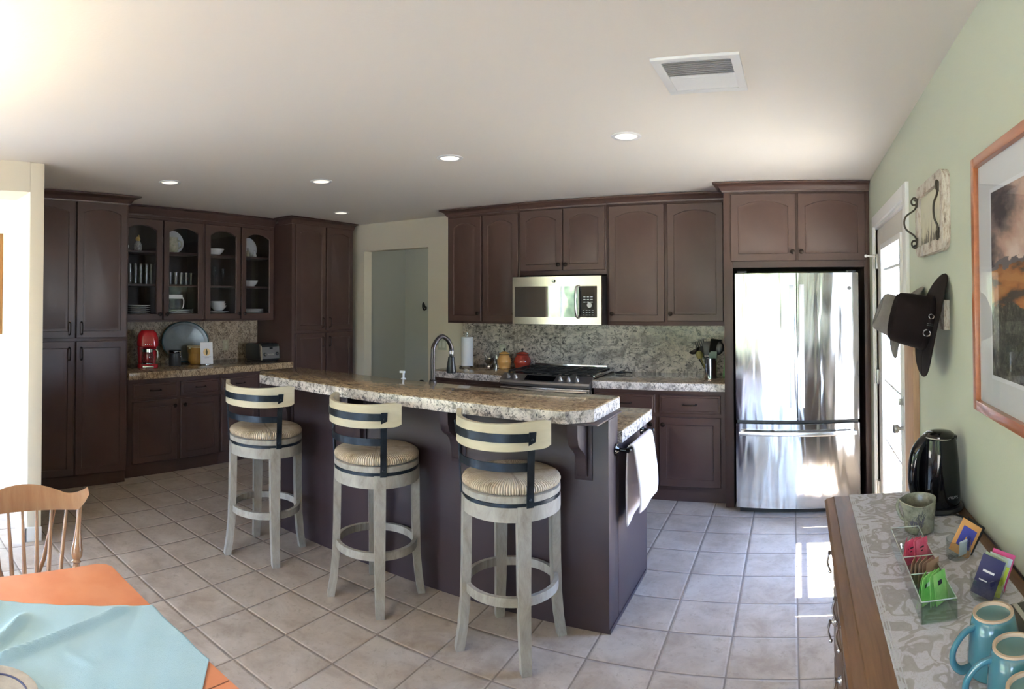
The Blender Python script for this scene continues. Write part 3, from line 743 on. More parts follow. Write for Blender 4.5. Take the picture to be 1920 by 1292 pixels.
for x in (sx0 + .04, sx1 - .04): mb.box(x - .012, x + .012, fb(x) - .01, SF + .025, .822, .842)
obj('handle', mb, STEEL, dd)
obj('bottom_drawer', MB().box(sx0 + .006, sx1 - .006, SF + .02, SF + .058, .05, .192, .004), STEEL, t)

# ------------------------------------------------------------------ things on the range wall counters
def canister(name, lab, x, y, body, lid, s=1.0, cat='jar', z=CT):
    t = thing(name, lab, cat, (x, y, z), 'enamel jars by the range')
    obj('body', MB().lathe([(0, .0005), (.058 * s, .0005), (.063 * s, .004), (.061 * s, .012), (.066 * s, .03), (.073 * s, .055), (.074 * s, .07), (.066 * s, .095), (.055 * s, .115), (.053 * s, .125), (.057 * s, .130), (.050 * s, .1305), (0, .1305)], (x, y, z), 30), body, t)
    l = obj('lid', MB().lathe([(0, .131), (.058 * s, .131), (.058 * s, .134), (.052 * s, .142), (.030 * s, .155), (.010 * s, .160), (0, .160)], (x, y, z), 30), body, t)
    obj('rim', MB().tube([(x + .0575 * s * math.cos(2 * PI * i / 24), y + .0575 * s * math.sin(2 * PI * i / 24), z + .1335) for i in range(24)], .0035, 6, True), lid, t)
    obj('knob', MB().lathe([(0, .159), (.008, .159), (.006, .168), (.013, .176), (.013, .184), (.006, .190), (0, .191)], (x, y, z), 14), lid, l)
canister('enamel_jar', 'mustard yellow enamel lidded jar on the range wall counter', -2.695, 5.00, M('yellow_enamel', (.66, .36, .115), .22, coat=.5), BLACK, .93)
canister('enamel_jar', 'brick red enamel lidded jar beside the range', -2.540, 5.075, M('red_enamel', (.34, .045, .03), .2, coat=.5), BLACK, 1.13)
x, y = -3.03, 4.87
t = thing('paper_towel_holder', 'steel paper towel holder at the left end of the range wall counter', 'paper towel holder', (x, y, CT))
obj('base', MB().lathe([(0, 0), (.078, 0), (.080, .010), (.074, .018), (0, .019)], (x, y, CT + .0005), 28), STEEL, t)
mb = MB().cyl((x, y, CT + .018), (x, y, CT + .318), .006); mb.ball((x, y, CT + .328), .014); obj('pole', mb, CHROME, t)
obj('paper_towel_roll', MB().lathe([(.022, 0), (.058, 0), (.058, .272), (.022, .272)], (x, y, CT + .021), 32), M('white_paper', (.82, .83, .86), .9), label='white paper towel roll standing on its steel holder', cat='paper towels')
x, y = -2.88, 5.03
t = thing('mortar', 'small steel mortar with a pestle leaning in it', 'mortar', (x, y, CT))
obj('bowl', MB().lathe([(0, .0005), (.032, .0005), (.030, .010), (.018, .018), (.020, .026), (.038, .045), (.044, .085), (.040, .085), (.034, .05), (0, .032)], (x, y, CT), 26), STEEL, t)
mb = MB().tube([(x + .005, y, CT + .045), (x - .02, y, CT + .085), (x - .045, y, CT + .125)], [.011, .006, .005], 10); mb.ball((x - .048, y, CT + .131), .009); obj('pestle', mb, STEEL, t)
x, y = -2.777, 5.0
t = thing('pepper_mill', 'slim stainless cylinder mill beside the yellow jar', 'mill', (x, y, CT))
obj('body', MB().lathe([(0, .0005), (.026, .0005), (.026, .085), (0, .085)], (x, y, CT), 24), CHROME, t)
obj('cap', MB().lathe([(0, .087), (.027, .087), (.027, .125), (.023, .130), (0, .131)], (x, y, CT), 24), SATIN, t)
# utensil crock
x, y = -.725, 4.84
t = thing('utensil_crock', 'tall stainless cylinder crock for utensils beside the refrigerator', 'utensil holder', (x, y, CT))
obj('body', MB().lathe([(0, .0005), (.052, .0005), (.052, .165), (.0495, .168), (.049, .165), (.049, .01), (0, .01)], (x, y, CT), 32), steel('crock_steel', (.6, .6, .62), .12, 2), t)
UB_ = M('utensil_black', (.008, .008, .008), .35)
def utensil(name, lab, dx, dy, lx, ly, h, head, mat=UB_, cat='utensil', a=0):
    p0 = Vector((x + dx, y + dy, CT + .025)); p1 = Vector((x + lx, y + ly, CT + h))
    t = thing(name, lab, cat, p0, 'cooking utensils in the steel crock')
    obj('handle', MB().tube([p0, p0.lerp(p1, .5), p1], .0055, 8), mat, t)
    d = (p1 - p0).normalized(); yv = Vector((0, -1, 0)); yv = (yv - d * yv.dot(d)).normalized(); xv = yv.cross(d); T = Matrix.Translation(p1) @ Matrix((xv, yv, d)).transposed().to_4x4() @ Matrix.Rotation(a * .5, 4, 'Z') @ Matrix.Scale(1.12 if mat is UB_ else .72, 4); mb = MB()
    if head == 'spoon': mb.ball((0, 0, .042), (.040, .010, .050), 16, 10)
    elif head == 'turner': mb.box(-.044, .044, -.004, .004, -.002, .10, .002)
    elif head == 'ladle': mb.loft([[(.042 * math.sin(PI / 2 * k / 5) * math.cos(2 * PI * i / 18), .042 * math.sin(PI / 2 * k / 5) * math.sin(2 * PI * i / 18), .03 - .034 * math.cos(PI / 2 * k / 5)) for i in range(18)] for k in range(6)], caps=(True, False))
    elif head == 'whisk':
        for q in range(5):
            an = PI * q / 5; mb.tube([(r * math.cos(an), r * math.sin(an), z) for r, z in ((.004, 0), (.020, .02), (.028, .045), (.020, .070), (0, .080), (-.020, .070), (-.028, .045), (-.020, .02), (-.004, 0))], .0014, 5)
    elif head == 'fork':
        mb.box(-.036, .036, -.005, .005, 0, .05, .002)
        for q in range(5): mb.box(-.036 + q * .0155, -.026 + q * .0155, -.005, .005, .045, .095, .001)
    mb.xform(T); obj('head', mb, mat, t)
utensil('ladle', 'black ladle leaning far left out of the steel crock', -.02, 0, -.120, -.01, .205, 'ladle', a=1.0)
utensil('pasta_server', 'black slotted server leaning left in the steel crock', -.01, .01, -.070, .03, .205, 'fork', a=.5)
utensil('spoon', 'olive yellow patterned spoon low in the steel crock', -.02, -.015, -.075, -.03, .165, 'spoon', M('olive_utensil', (.16, .14, .035), .4), a=.3)
utensil('turner', 'black broad turner upright in the steel crock', 0, .01, -.01, .02, .19, 'turner', a=.3)
utensil('spatula', 'grey green spatula at the front of the steel crock', .01, -.015, .02, -.02, .15, 'turner', M('sage_utensil', (.13, .19, .16), .4))
utensil('spoon', 'black spoon leaning right in the steel crock', .015, 0, .055, .01, .20, 'spoon')
utensil('tongs', 'black pointed tongs rising highest from the steel crock', 0, 0, .03, 0, .21, 'turner', a=1.3)
obj('cutting_board', MB().box(-.012, .012, -.09, .09, 0, .235, .004).xform(Matrix.Translation((-.625, 5.02, CT + .001)) @ Matrix.Rotation(R(5), 4, 'Y')), M('green_board', (.16, .42, .14), .45), label='thin green cutting board standing against the refrigerator panel', cat='cutting board')
t = thing('spoon_rest', 'dark iron spoon rest on the counter just right of the range', 'spoon rest', (-1.53, 4.98, CT))
mb = MB().lathe([(0, .001), (.035, .001), (.048, .010), (.046, .011), (.03, .006), (0, .005)], (-1.55, 4.99, CT), 22); mb.tube(spline([(-1.51, 4.98, CT + .010), (-1.47, 4.97, CT + .018), (-1.43, 4.97, CT + .012)], 4), .006, 8); obj('dish', mb, CAST, t)
obj('handle', MB().tube(spline([(-1.57, 4.99, CT + .010), (-1.54, 4.985, CT + .022), (-1.50, 4.98, CT + .03)], 4), .004, 8), CAST, t)

# ------------------------------------------------------------------ left wall
XP = -4.722; XG = -5.023; LK = XL + .002
def pantry(label, y0, y1, xs, arch=.035, crown_y=None, ret=(False, False), XP=XP):
    t = thing('pantry_cabinet', label, 'cabinet', (XP - .3, (y0 + y1) / 2, 0))
    obj('body', MB().box(LK, XP, y0, y1, .10, 2.41, .001), CAB, t)
    obj('toe_kick', MB().box(LK, XP - .03, y0 + .002, y1 - .002, 0, .099), CAB, t)
    for i, (a, b_) in enumerate(xs):
        u = b_ - .045 if i == 0 else a + .045
        cab_door('X', XP, a, b_, 1.248, 2.385, t, arch=arch, p=(u, 1.33, True))
        cab_door('X', XP, a, b_, .115, 1.222, t, p=(u, 1.12, True))
    obj('crown', crown_mb('X', XP, *crown_y, 2.385, 2.457, .085, *ret, back=.20), CAB, t)
    return t
p = pantry('tall dark four-door pantry cabinet at the left, beside the divider wall', 1.185, 2.210, [(1.210, 1.716), (1.732, 2.190)], crown_y=(1.185, 2.210), ret=(False, True), XP=-4.64)
p = pantry('tall dark pantry cabinet in the far corner beside the hall doorway', 4.140, 5.085, [(4.185, 4.622), (4.640, 5.060)], crown_y=(4.140, 5.085), ret=(True, False))
# glazed wall cabinet
t = thing('glass_cabinet', 'dark wall cabinet with four arched glass doors showing dishes', 'cabinet', (XG - .1, 3.2, UB))
gy0c, gy1c = 2.213, 4.138
mb = MB(); mb.box(LK, LK + .012, gy0c, gy1c, UB, 2.41); mb.box(LK + .012, XG, gy0c, gy1c, UB, UB + .065); mb.box(LK + .012, XG, gy0c, gy1c, 2.345, 2.41)
for a, b_ in ((gy0c, gy0c + .087), (3.216, 3.241), (gy1c - .018, gy1c)): mb.box(LK + .012, XG, a, b_, UB + .065, 2.345)
mb.box(XG - .02, XG, 2.747, 2.764, UB + .065, 2.345)
mb.box(XG - .02, XG, 3.676, 3.690, UB + .065, 2.345)
obj('body', mb, CABIN, t)
obj('face_frame', MB().box(XG, XG + .002, gy0c, gy1c, UB, UB + .024).box(XG, XG + .002, gy0c, gy1c, 2.34, 2.41).box(XG, XG + .002, 3.212, 3.245, UB, 2.4), CAB, t)
SH = (1.722, 2.040)
for z in SH:
    for a, b_ in ((gy0c + .088, 3.215), (3.242, gy1c - .019)): obj('shelf', MB().box(LK + .013, XG - .03, a, b_, z - .018, z, .001), CAB, t)
for (a, b_, ku) in ((2.300, 2.747, 2.717), (2.764, 3.214, 2.794), (3.243, 3.676, 3.646), (3.690, 4.120, 3.720)):
    cab_door('X', XG + .002, a, b_, 1.378, 2.335, t, arch=.05, glass=True, k=(ku, 1.435), name='glass_door', st=.055)
obj('crown', crown_mb('X', XG + .002, gy0c, gy1c, 2.37, 2.457, .07), CAB, t)
# dishes behind the glass
Z0 = UB + .0655
def plates(y, n, lab, r=.105, x=-5.17, z=Z0, dz=.0125, prof=None):
    first = None
    for i in range(n):
        l = lab + (', topmost of its stack' if i == n - 1 else ', lowest of its stack' if i == 0 else ', number %s up in its stack' % ['', 'two', 'three', 'four', 'five', 'six'][i])
        if first is None:
            first = obj('plate', MB().lathe(prof or [(0, .0005), (r * .62, .0005), (r * .66, .003), (r, .011), (r, .0135), (r * .64, .007), (0, .006)], (x, y, z), 30), CHINA, label=l, cat='plate', group='white plates in the glass cabinet', origin=(x, y, z))
        else: dup(first, (x, y, z + dz * i), label=l)
def bowl(y, z, r, h, lab, x=-5.17, name='bowl'):
    return obj(name, MB().lathe([(0, .0005), (r * .5, .0005), (r * .52, .004), (r * .85, h * .55), (r, h), (r * .96, h), (r * .8, h * .55), (r * .45, .009), (0, .009)], (x, y, z), 30), CHINA, label=lab, cat='bowl', group='white bowls in the glass cabinet', origin=(x, y, z))
plates(2.575, 5, 'white plate behind the first glass door', .118, dz=.020)
plates(3.035, 3, 'white plate behind the second glass door', .125, x=-5.165, dz=.018)
plates(3.50, 2, 'white plate behind the third glass door', .12, dz=.018)
plates(3.955, 4, 'white plate behind the fourth glass door', .125, dz=.0135)
for i in range(3): bowl(3.51 - .008 * i, Z0 + .037 + .022 * i, .088, .055, 'white bowl on the plates behind the third glass door, ' + ['lowest', 'middle', 'top'][i] + ' of three')
bowl(3.455, SH[1], .105, .065, 'white bowl alone on the top shelf behind the third glass door')
bowl(3.93, SH[0], .085, .065, 'white bowl alone on the middle shelf behind the fourth glass door')
TG = thin_glass('tumbler_glass', (.96, .97, .97), 1.1)
def glassware(y, z, r, h, lab, stem=False, x=-5.16, grp='drinking glasses in the glass cabinet'):
    if stem: pr = [(0, .001), (r, .001), (.006, .008), (.004, h * .42), (r * .8, h * .6), (r, h * .8), (r * .8, h)]
    else: pr = [(0, .001), (r * .8, .001), (r, h), (r * .94, h), (r * .76, .008), (0, .008)]
    return obj('wine_glass' if stem else 'drinking_glass', MB().lathe(pr, (x, y, z), 18, caps=(True, not stem)), TG, label=lab, cat='glass', group=grp, origin=(x, y, z))
g = None
for i, yy in enumerate((2.475, 2.535, 2.59, 2.65, 2.705)):
    l = ['leftmost', 'second', 'middle', 'fourth', 'rightmost'][i] + ' tall clear tumbler behind the first glass door'
    g = glassware(yy, SH[0], .030, .20, l) if g is None else dup(g, (-5.16, yy, SH[0]), label=l)
g = None
for i, yy in enumerate((2.92, 2.985, 3.045, 3.105, 3.165)):
    l = ['leftmost', 'second', 'middle', 'fourth', 'rightmost'][i] + ' short clear tumbler behind the second glass door'
    g = glassware(yy, SH[0], .032, .125, l) if g is None else dup(g, (-5.16, yy, SH[0]), label=l)
glassware(3.45, SH[0], .034, .20, 'left stemmed glass behind the third glass door', True); glassware(3.56, SH[0], .026, .18, 'right slim stemmed glass behind the third glass door', True)
glassware(3.185, Z0, .020, .055, 'tiny clear shot glass on the bottom shelf behind the second glass door')
# figures, pitchers, platters
FIG = M('rooster_glaze', (.55, .53, .48), .3, var=(.12, .12, .13), vscale=55)
t = thing('rooster_figurine', 'spotted ceramic rooster figurine with yellow head behind the first glass door', 'figurine', (-5.15, 2.555, SH[1]))
obj('body', MB().lathe([(0, .001), (.034, .001), (.040, .03), (.037, .065), (.024, .09), (.018, .10)], (-5.15, 2.555, SH[1]), 20), FIG, t)
mb = MB().ball((-5.15, 2.555, SH[1] + .115), (.026, .024, .026), 14, 9); mb.ball((-5.14, 2.56, SH[1] + .142), (.010, .006, .016), 8, 6); mb.cyl((-5.13, 2.555, SH[1] + .112), (-5.11, 2.555, SH[1] + .108), .007, .001, 8)
obj('head', mb, M('yellow_glaze', (.62, .42, .13), .3), t)
mb = MB().lathe([(0, .001), (.03, .001), (.032, .07), (.029, .07), (.027, .006), (0, .006)], (-5.15, 2.40, SH[1]), 20); mb.tube(spline([(-5.15, 2.43, SH[1] + .06), (-5.15, 2.455, SH[1] + .05), (-5.15, 2.45, SH[1] + .025), (-5.15, 2.43, SH[1] + .015)], 4), .004, 6)
obj('small_mug', mb, CHINA, label='small white mug at the left edge of the top cabinet shelf', cat='mug')
FLOR = M('floral_glaze', (.62, .58, .45), .3, var=(.33, .33, .20), vscale=26)
t = thing('pitcher', 'cream floral pitcher on the top shelf behind the second glass door', 'pitcher', (-5.14, 2.93, SH[1]))
obj('body', MB().lathe([(0, .001), (.05, .001), (.062, .03), (.066, .07), (.056, .105), (.055, .13), (.062, .15), (.058, .15), (.05, .12), (0, .11)], (-5.14, 2.93, SH[1]), 28), FLOR, t)
obj('handle', MB().tube(spline([(-5.14, 2.985, SH[1] + .125), (-5.14, 3.03, SH[1] + .115), (-5.14, 3.035, SH[1] + .07), (-5.14, 2.99, SH[1] + .04)], 6), .007, 8), FLOR, t)
def platter(y, z, w, h, lab, tilt=12, x=-5.245):
    mb = MB().lathe([(0, 0), (.6, 0), (.66, .004), (1, .014), (1, .018), (.64, .009), (0, .006)], n=36)
    mb.xform(Matrix.Translation((x, y, z + h / 2 * .985)) @ Matrix.Rotation(R(90 - tilt), 4, 'Y') @ Matrix.Diagonal((h / 2, w / 2, 1, 1)))
    return obj('platter', mb, CHINA, label=lab, cat='platter')
platter(2.995, SH[1] + .001, .24, .235, 'white plate standing upright behind the floral pitcher')
platter(3.965, SH[1] + .001, .19, .22, 'white oval platter leaning behind the fourth glass door')
for i, yy in enumerate((3.865, 3.955)):
    t = thing('figurine', ['small cream figurine in front of the leaning platter', 'small stacked white figurine right of the leaning platter'][i], 'figurine', (-5.13, yy, SH[1]))
    obj('body', MB().lathe([(0, .001), (.022, .001), (.024, .02), (.014, .045), (.018, .055), (.012, .07)], (-5.13, yy, SH[1]), 16), FLOR if i == 0 else CHINA, t)
    obj('head', MB().ball((-5.13, yy, SH[1] + .082), .013, 12, 8), FIG if i == 0 else CHINA, t)
zt = Z0 + .052
t = thing('storage_box', 'white rimmed clear box standing on plates behind the second glass door', 'box', (-5.15, 2.93, zt))
obj('body', MB().box(-5.22, -5.10, 2.855, 3.025, zt + .001, zt + .105, .004), ACRYL, t)
obj('rim', MB().box(-5.225, -5.095, 2.85, 3.03, zt + .106, zt + .145, .004), CHINA, t)
mb = MB().tube(spline([(-5.10, 3.03, zt + .12), (-5.10, 3.045, zt + .09), (-5.10, 3.04, zt + .03), (-5.10, 3.025, zt + .01)], 4), .006, 6); obj('handle', mb, CHINA, t)

# left base cabinets
def base_x(label, y0, y1, cols):
    t = thing('base_cabinet', label, 'cabinet', (XP - .25, (y0 + y1) / 2, 0))
    obj('body', MB().box(LK, XP, y0, y1, .105, CB - .001), CAB, t)
    obj('toe_kick', MB().box(LK, XP - .03, y0, y1, 0, .104), CAB, t)
    for a, b_, s in cols:
        drawer('X', XP, a, b_, .700, .828, t)
        cab_door('X', XP, a, b_, .125, .670, t, k=((a + .033) if s == 'l' else (b_ - .033), .615))
base_x('dark base cabinet under the coffee maker', 2.253, 3.226, [(2.300, 2.748, 'r'), (2.788, 3.212, 'l')])
base_x('dark base cabinet under the toaster', 3.229, 4.137, [(3.242, 3.680, 'r'), (3.705, 4.115, 'l')])
slab('countertop', [(LK + .022, 2.253), (XP + .03, 2.253), (XP + .03, 4.137), (LK + .022, 4.137)], CB, CT, [GRAN, GRAN], label='granite countertop under the glass cabinets', cat='countertop')
obj('backsplash', MB().box(LK, LK + .021, 2.253, 4.137, CB, UB - .001), GRANSL, label='speckled brown granite backsplash under the glass cabinets', cat='backsplash')
t = thing('wall_outlet', 'almond outlet plate on the granite between the sign and the toaster', 'outlet', (LK + .022, 3.70, 1.09)); x = LK + .0215
obj('plate', MB().box(x, x + .006, 3.664, 3.736, 1.03, 1.145, .002), M('almond_plate_shaded', (.36, .33, .22)), t)  # dimmer copy of the almond plate, weak light put into the colour
for z in (1.065, 1.11): obj('socket', MB().box(x + .0055, x + .009, 3.684, 3.716, z - .015, z + .015, .002), M('almond_rocker_shaded', (.42, .39, .27)), t)

# coffee maker, facing +X, slightly turned toward the camera
RED = M('red_enamel_gloss', (.42, .012, .018), .16, coat=.7)
t = thing('coffee_maker', 'glossy red retro drip coffee maker with glass carafe', 'coffee maker', (-5.02, 2.60, CT), rotz=R(-22))
def rr(hx, hy, r, n=6):
    out = []
    for cx, cy, a in ((hx - r, hy - r, 0), (-hx + r, hy - r, 90), (-hx + r, -hy + r, 180), (hx - r, -hy + r, 270)):
        out += [(cx + r * math.cos(R(a + 90 * i / n)), cy + r * math.sin(R(a + 90 * i / n))) for i in range(n + 1)]
    return out
def shell(levels, ox=0, oy=0):
    mb = MB(); mb.loft([[(px + ox_, (py + oy) * 1.18, z) for px, py in rr(hx, hy, r)] for hx, hy, r, z, ox_ in levels]); return mb
mb = shell([(.085, .078, .03, .001, 0), (.09, .083, .035, .006, 0), (.09, .083, .035, .035, 0), (.084, .078, .03, .04, 0)]); obj('base', mb, RED, t, local=True)
mb = shell([(.032, .070, .02, .04, -.055), (.034, .074, .02, .10, -.053), (.036, .078, .02, .20, -.05)]); obj('column', mb, RED, t, local=True)
mb = shell([(.086, .080, .045, .200, 0), (.092, .086, .05, .206, 0), (.092, .087, .05, .235, 0), (.087, .083, .05, .290, 0), (.074, .071, .045, .330, 0), (.064, .061, .040, .343, 0), (.060, .058, .038, .344, 0), (.055, .053, .035, .352, 0), (.03, .03, .02, .356, 0)])
h = obj('water_tank', mb, RED, t, local=True)
mb = MB()
for i, yy in enumerate((-.028, -.010, .010, .028)): mb.ball((.0915, yy, .222), (.004, .005, .005), 8, 6)
obj('button', mb, CHROME, h, local=True)
obj('drip_tray', MB().lathe([(0, .040), (.055, .040), (.055, .046), (0, .047)], (.028, 0, 0), 24), CHROME, t, local=True)
c_ = obj('carafe', MB().lathe([(0, .0475), (.050, .0475), (.058, .065), (.058, .11), (.048, .145), (.044, .155), (.042, .155), (.046, .142), (.056, .11), (.056, .066), (.048, .050), (0, .050)], (.032, 0, 0), 28), ACRYL, t, local=True)
obj('band', MB().lathe([(.0445, .150), (.051, .150), (.049, .178), (.030, .186), (0, .187)], (.032, 0, 0), 28), CHROME, c_, local=True)
obj('carafe_handle', MB().tube(spline([(.05, .045, .172), (.065, .085, .165), (.066, .092, .11), (.06, .085, .075)], 6), .007, 8), CHROME, c_, local=True)
mb = MB(); 
for yy in (-.05, .05): mb.cyl((.06, yy, .0), (.06, yy, .012), .012)
mb.box(.088, .094, -.05, .05, .006, .02, .002); obj('badge_strip', mb, CHROME, t, local=True)
# round tray leaning on the splash
mb = MB().lathe([(0, 0), (.185, 0), (.190, .004), (.215, .020), (.220, .020), (.196, -.004), (0, -.005)], n=48)
mb.xform(Matrix.Translation((-5.262, 3.16, CT + .209)) @ Matrix.Rotation(R(79), 4, 'Y') @ Matrix.Diagonal((.94, 1.26, 1, 1)))
t = thing('oval_tray', 'large oval galvanised metal tray leaning on the backsplash', 'tray', (-5.26, 3.16, CT))
obj('disc', mb, M('galvanised', (.20, .23, .235), .42, .5, var=(.27, .31, .32), vscale=7), t)
mb = MB(); T = Matrix.Translation((-5.262, 3.16, CT + .209)) @ Matrix.Rotation(R(79), 4, 'Y') @ Matrix.Diagonal((.94, 1.26, 1, 1))
mb.tube([(.219 * math.cos(2 * PI * i / 48), .219 * math.sin(2 * PI * i / 48), .021) for i in range(48)], .006, 8, True); mb.xform(T); obj('rim', mb, M('verdigris_metal', (.05, .10, .10), .45, .6), t)
x, y = -5.06, 2.925
t = thing('storage_canister', 'small charcoal clamp-lid canister beside the coffee maker', 'canister', (x, y, CT))
CHAR = M('charcoal_enamel', (.035, .04, .045), .3, coat=.3)
obj('body', MB().lathe([(0, .001), (.058, .001), (.060, .006), (.060, .118), (.056, .122), (0, .122)], (x, y, CT), 30), CHAR, t)
l = obj('lid', MB().lathe([(0, .124), (.060, .124), (.061, .128), (.061, .146), (.056, .151), (0, .152)], (x, y, CT), 30), BLKG, t)
mb = MB().tube(spline([(x + .052, y - .034, CT + .135), (x + .066, y, CT + .140), (x + .052, y + .034, CT + .135)], 5), .003, 6); mb.tube(spline([(x + .06, y + .02, CT + .14), (x + .066, y + .024, CT + .11), (x + .062, y + .022, CT + .09)], 4), .003, 6); mb.ball((x + .064, y + .024, CT + .088), .008, 8, 6)
obj('clamp', mb, CHROME, t)
x, y = -5.10, 3.215
t = thing('wooden_crock', 'ochre wooden crock with a pale rim behind the sign card', 'crock', (x, y, CT))
obj('body', MB().lathe([(0, .001), (.080, .001), (.083, .01), (.078, .045), (.083, .055), (.105, .12), (.108, .170), (.10, .170), (.098, .02), (0, .02)], (x, y, CT), 32), wood('ochre_wood', (.30, .15, .03), (.46, .26, .06), .4, 3, 2), t)
mb = MB().tube([(x + .105 * math.cos(2 * PI * i / 28), y + .105 * math.sin(2 * PI * i / 28), CT + .172) for i in range(28)], .007, 8, True); mb.ball((x + .03, y - .115, CT + .160), (.014, .012, .008), 8, 6)
obj('rim', mb, M('pale_rim', (.60, .55, .38), .4), t)
# sign card in an acrylic stand
t = thing('sign_card', 'white card with an orange sun and dark leaf emblem in a stand', 'sign', (-4.93, 3.215, CT), rotz=R(-14))
obj('stand', MB().box(-.002, .03, -.066, .066, .001, .012, .001), ACRYL, t, local=True)
cd = obj('card', MB().box(0, .003, -.065, .065, .0125, .225).xform(Matrix.Rotation(R(-6), 4, 'Y')), M('white_card', (.80, .79, .80), .6), t, local=True)
def yz(pts, off): return [Matrix.Rotation(R(-6), 4, 'Y') @ Vector((.0032 + off, a, b_)) for a, b_ in pts]
mb = MB().poly(yz([(.036 * math.cos(2 * PI * i / 28), .128 + .036 * math.sin(2 * PI * i / 28)) for i in range(28)], .0003)); obj('sun_print', mb, M('sun_print', (.85, .62, .30), .7), cd, local=True)
mb = MB().poly(yz([(0, .098), (.009, .112), (.011, .130), (.006, .148), (0, .160), (-.007, .148), (-.010, .130), (-.008, .110)], .0008)); obj('leaf_print', mb, M('leaf_print', (.12, .11, .05), .7), cd, local=True)
mb = MB()
for a, b_, z in ((-.045, -.030, .080), (-.028, -.018, .080), (-.016, .004, .080), (.007, .020, .080), (.022, .045, .080), (-.022, -.008, .070), (-.006, .010, .070), (.012, .024, .070)):
    mb.poly(yz([(a, z), (b_, z), (b_, z + .004), (a, z + .004)], .0008))
obj('caption_print', mb, M('caption_print', (.45, .42, .42), .7), cd, local=True)
# toaster
t = thing('toaster', 'four-slice stainless toaster with two round dials in the far corner', 'toaster', (-5.02, 3.985, CT), rotz=R(2))
mb = MB(); prof = [(-.14, .018), (.135, .018), (.128, .15), (.118, .172), (.10, .182), (-.105, .182), (-.125, .172), (-.135, .15)]
mb.prism(prof, 'y', -.125, .125, .006, True); obj('body', mb, M('toaster_side', (.03, .033, .034), .3, .3), t, local=True, sharp=30)
mb = MB().prism([(.1355, .028), (.139, .028), (.1325, .150), (.129, .150)], 'y', -.118, .118); fp = obj('front_panel', mb, M('toaster_front', (.30, .30, .30), .4, .85), t, local=True)
mb = MB().prism([(.12, .018), (.139, .018), (.132, .152), (.118, .178), (.105, .184)], 'y', -.133, -.120); obj('end_trim', mb, CHROME, t, local=True); obj('end_trim', MB().prism([(.12, .018), (.139, .018), (.132, .152), (.118, .178), (.105, .184)], 'y', .120, .133), CHROME, t, local=True)
TX = Matrix.Rotation(PI / 2, 4, 'Y')
for yy in (-.085, .085): obj('dial', MB().lathe([(0, 0), (.019, 0), (.018, .012), (.012, .016), (0, .017)], (.135, yy, .075), 18, TX), M('dial_black', (.02, .02, .02), .25), fp, local=True); obj('dial_cap', MB().lathe([(0, .017), (.010, .017), (.009, .019), (0, .0195)], (.135, yy, .075), 14, TX), CHROME, fp, local=True)
for yy in (-.028, 0, .028): obj('button', MB().lathe([(0, 0), (.008, 0), (.007, .007), (0, .008)], (.136, yy, .072), 12, TX), SATIN, fp, local=True)
obj('lever', MB().box(.132, .150, -.016, .016, .128, .148, .003), BLACK, fp, local=True)
mb = MB()
for yy in (-.075, .035): mb.box(-.10, .09, yy, yy + .035, .1825, .1845)
obj('bread_slot', mb, BLACK, t, local=True); obj('foot', MB().box(-.125, .125, -.115, .115, .001, .018), BLACK, t, local=True)

# ------------------------------------------------------------------ island
ix0, ix1, IY = -3.170, -.890, 2.685
ISL = M('island_paint', (.040, .027, .033), .42, var=(.047, .033, .040), vscale=2, bmp=.03, bscale=160)
t = thing('kitchen_island', 'dark painted kitchen island with raised bar wall and corbels', 'island', ((ix0 + ix1) / 2, 3.0, 0))
obj('bar_wall', MB().box(ix0, ix1, IY, IY + .145, 0, 1.005, .002), ISL, t)
obj('body', MB().box(ix0, ix1 + .001, IY + .146, 3.385, .0, .866, .002), ISL, t)
obj('base_strip', MB().box(ix1, ix1 + .006, IY, 3.35, 0, .02, .002), ISL, t)
obj('bar_support', MB().box(ix0 - .02, ix1 + .0, 2.53, 2.90, 1.0055, 1.0145, .003), ISL, t)
for xc in (-1.015, -1.72, -2.42, -3.08):
    cb_ = obj('corbel_plate', MB().box(xc - .045, xc + .045, IY - .010, IY - .0005, .715, 1.004, .002), ISL, t)
    P = [(IY - .010, .735), (IY - .030, .738), (IY - .040, .755), (IY - .043, .80), (IY - .052, .845), (IY - .075, .868), (IY - .105, .880), (IY - .135, .905), (IY - .150, .945), (IY - .152, 1.004), (IY - .010, 1.004)]
    obj('corbel', MB().prism(P, 'x', xc - .026, xc + .026, .003), ISL, cb_)
slab('bar_countertop', [(-3.30, 2.60), (-3.16, 2.485), (-1.03, 2.485), (-.925, 2.58), (-.918, 2.955), (-3.30, 2.955)], 1.016, 1.080, [GRAN, GRANE], bev=.008, label='long raised granite bar top with clipped corners', cat='countertop')
slab('countertop', [(-3.19, 2.832), (-.868, 2.832), (-.868, 3.44), (-3.19, 3.44)], .868, .931, [GRAN, GRANE], label='lower granite counter on the working side of the island', cat='countertop')
# towel bar
t = thing('towel_bar', 'black towel bar on the end of the island', 'towel bar', (-.86, 3.0, .84))
for y in (2.795, 3.265):
    mb = MB().lathe([(0, 0), (.030, 0), (.030, .006), (.018, .012), (.009, .018), (.008, .062), (0, .062)], (-.8885, y, .842), 20, Matrix.Rotation(PI / 2, 4, 'Y')); mb.ball((-.824, y, .842), .014, 12, 8)
    obj('bracket', mb, BLKG, t)
obj('bar', MB().cyl((-.824, 2.78, .842), (-.824, 3.28, .842), .0075, n=14), BLKG, t)
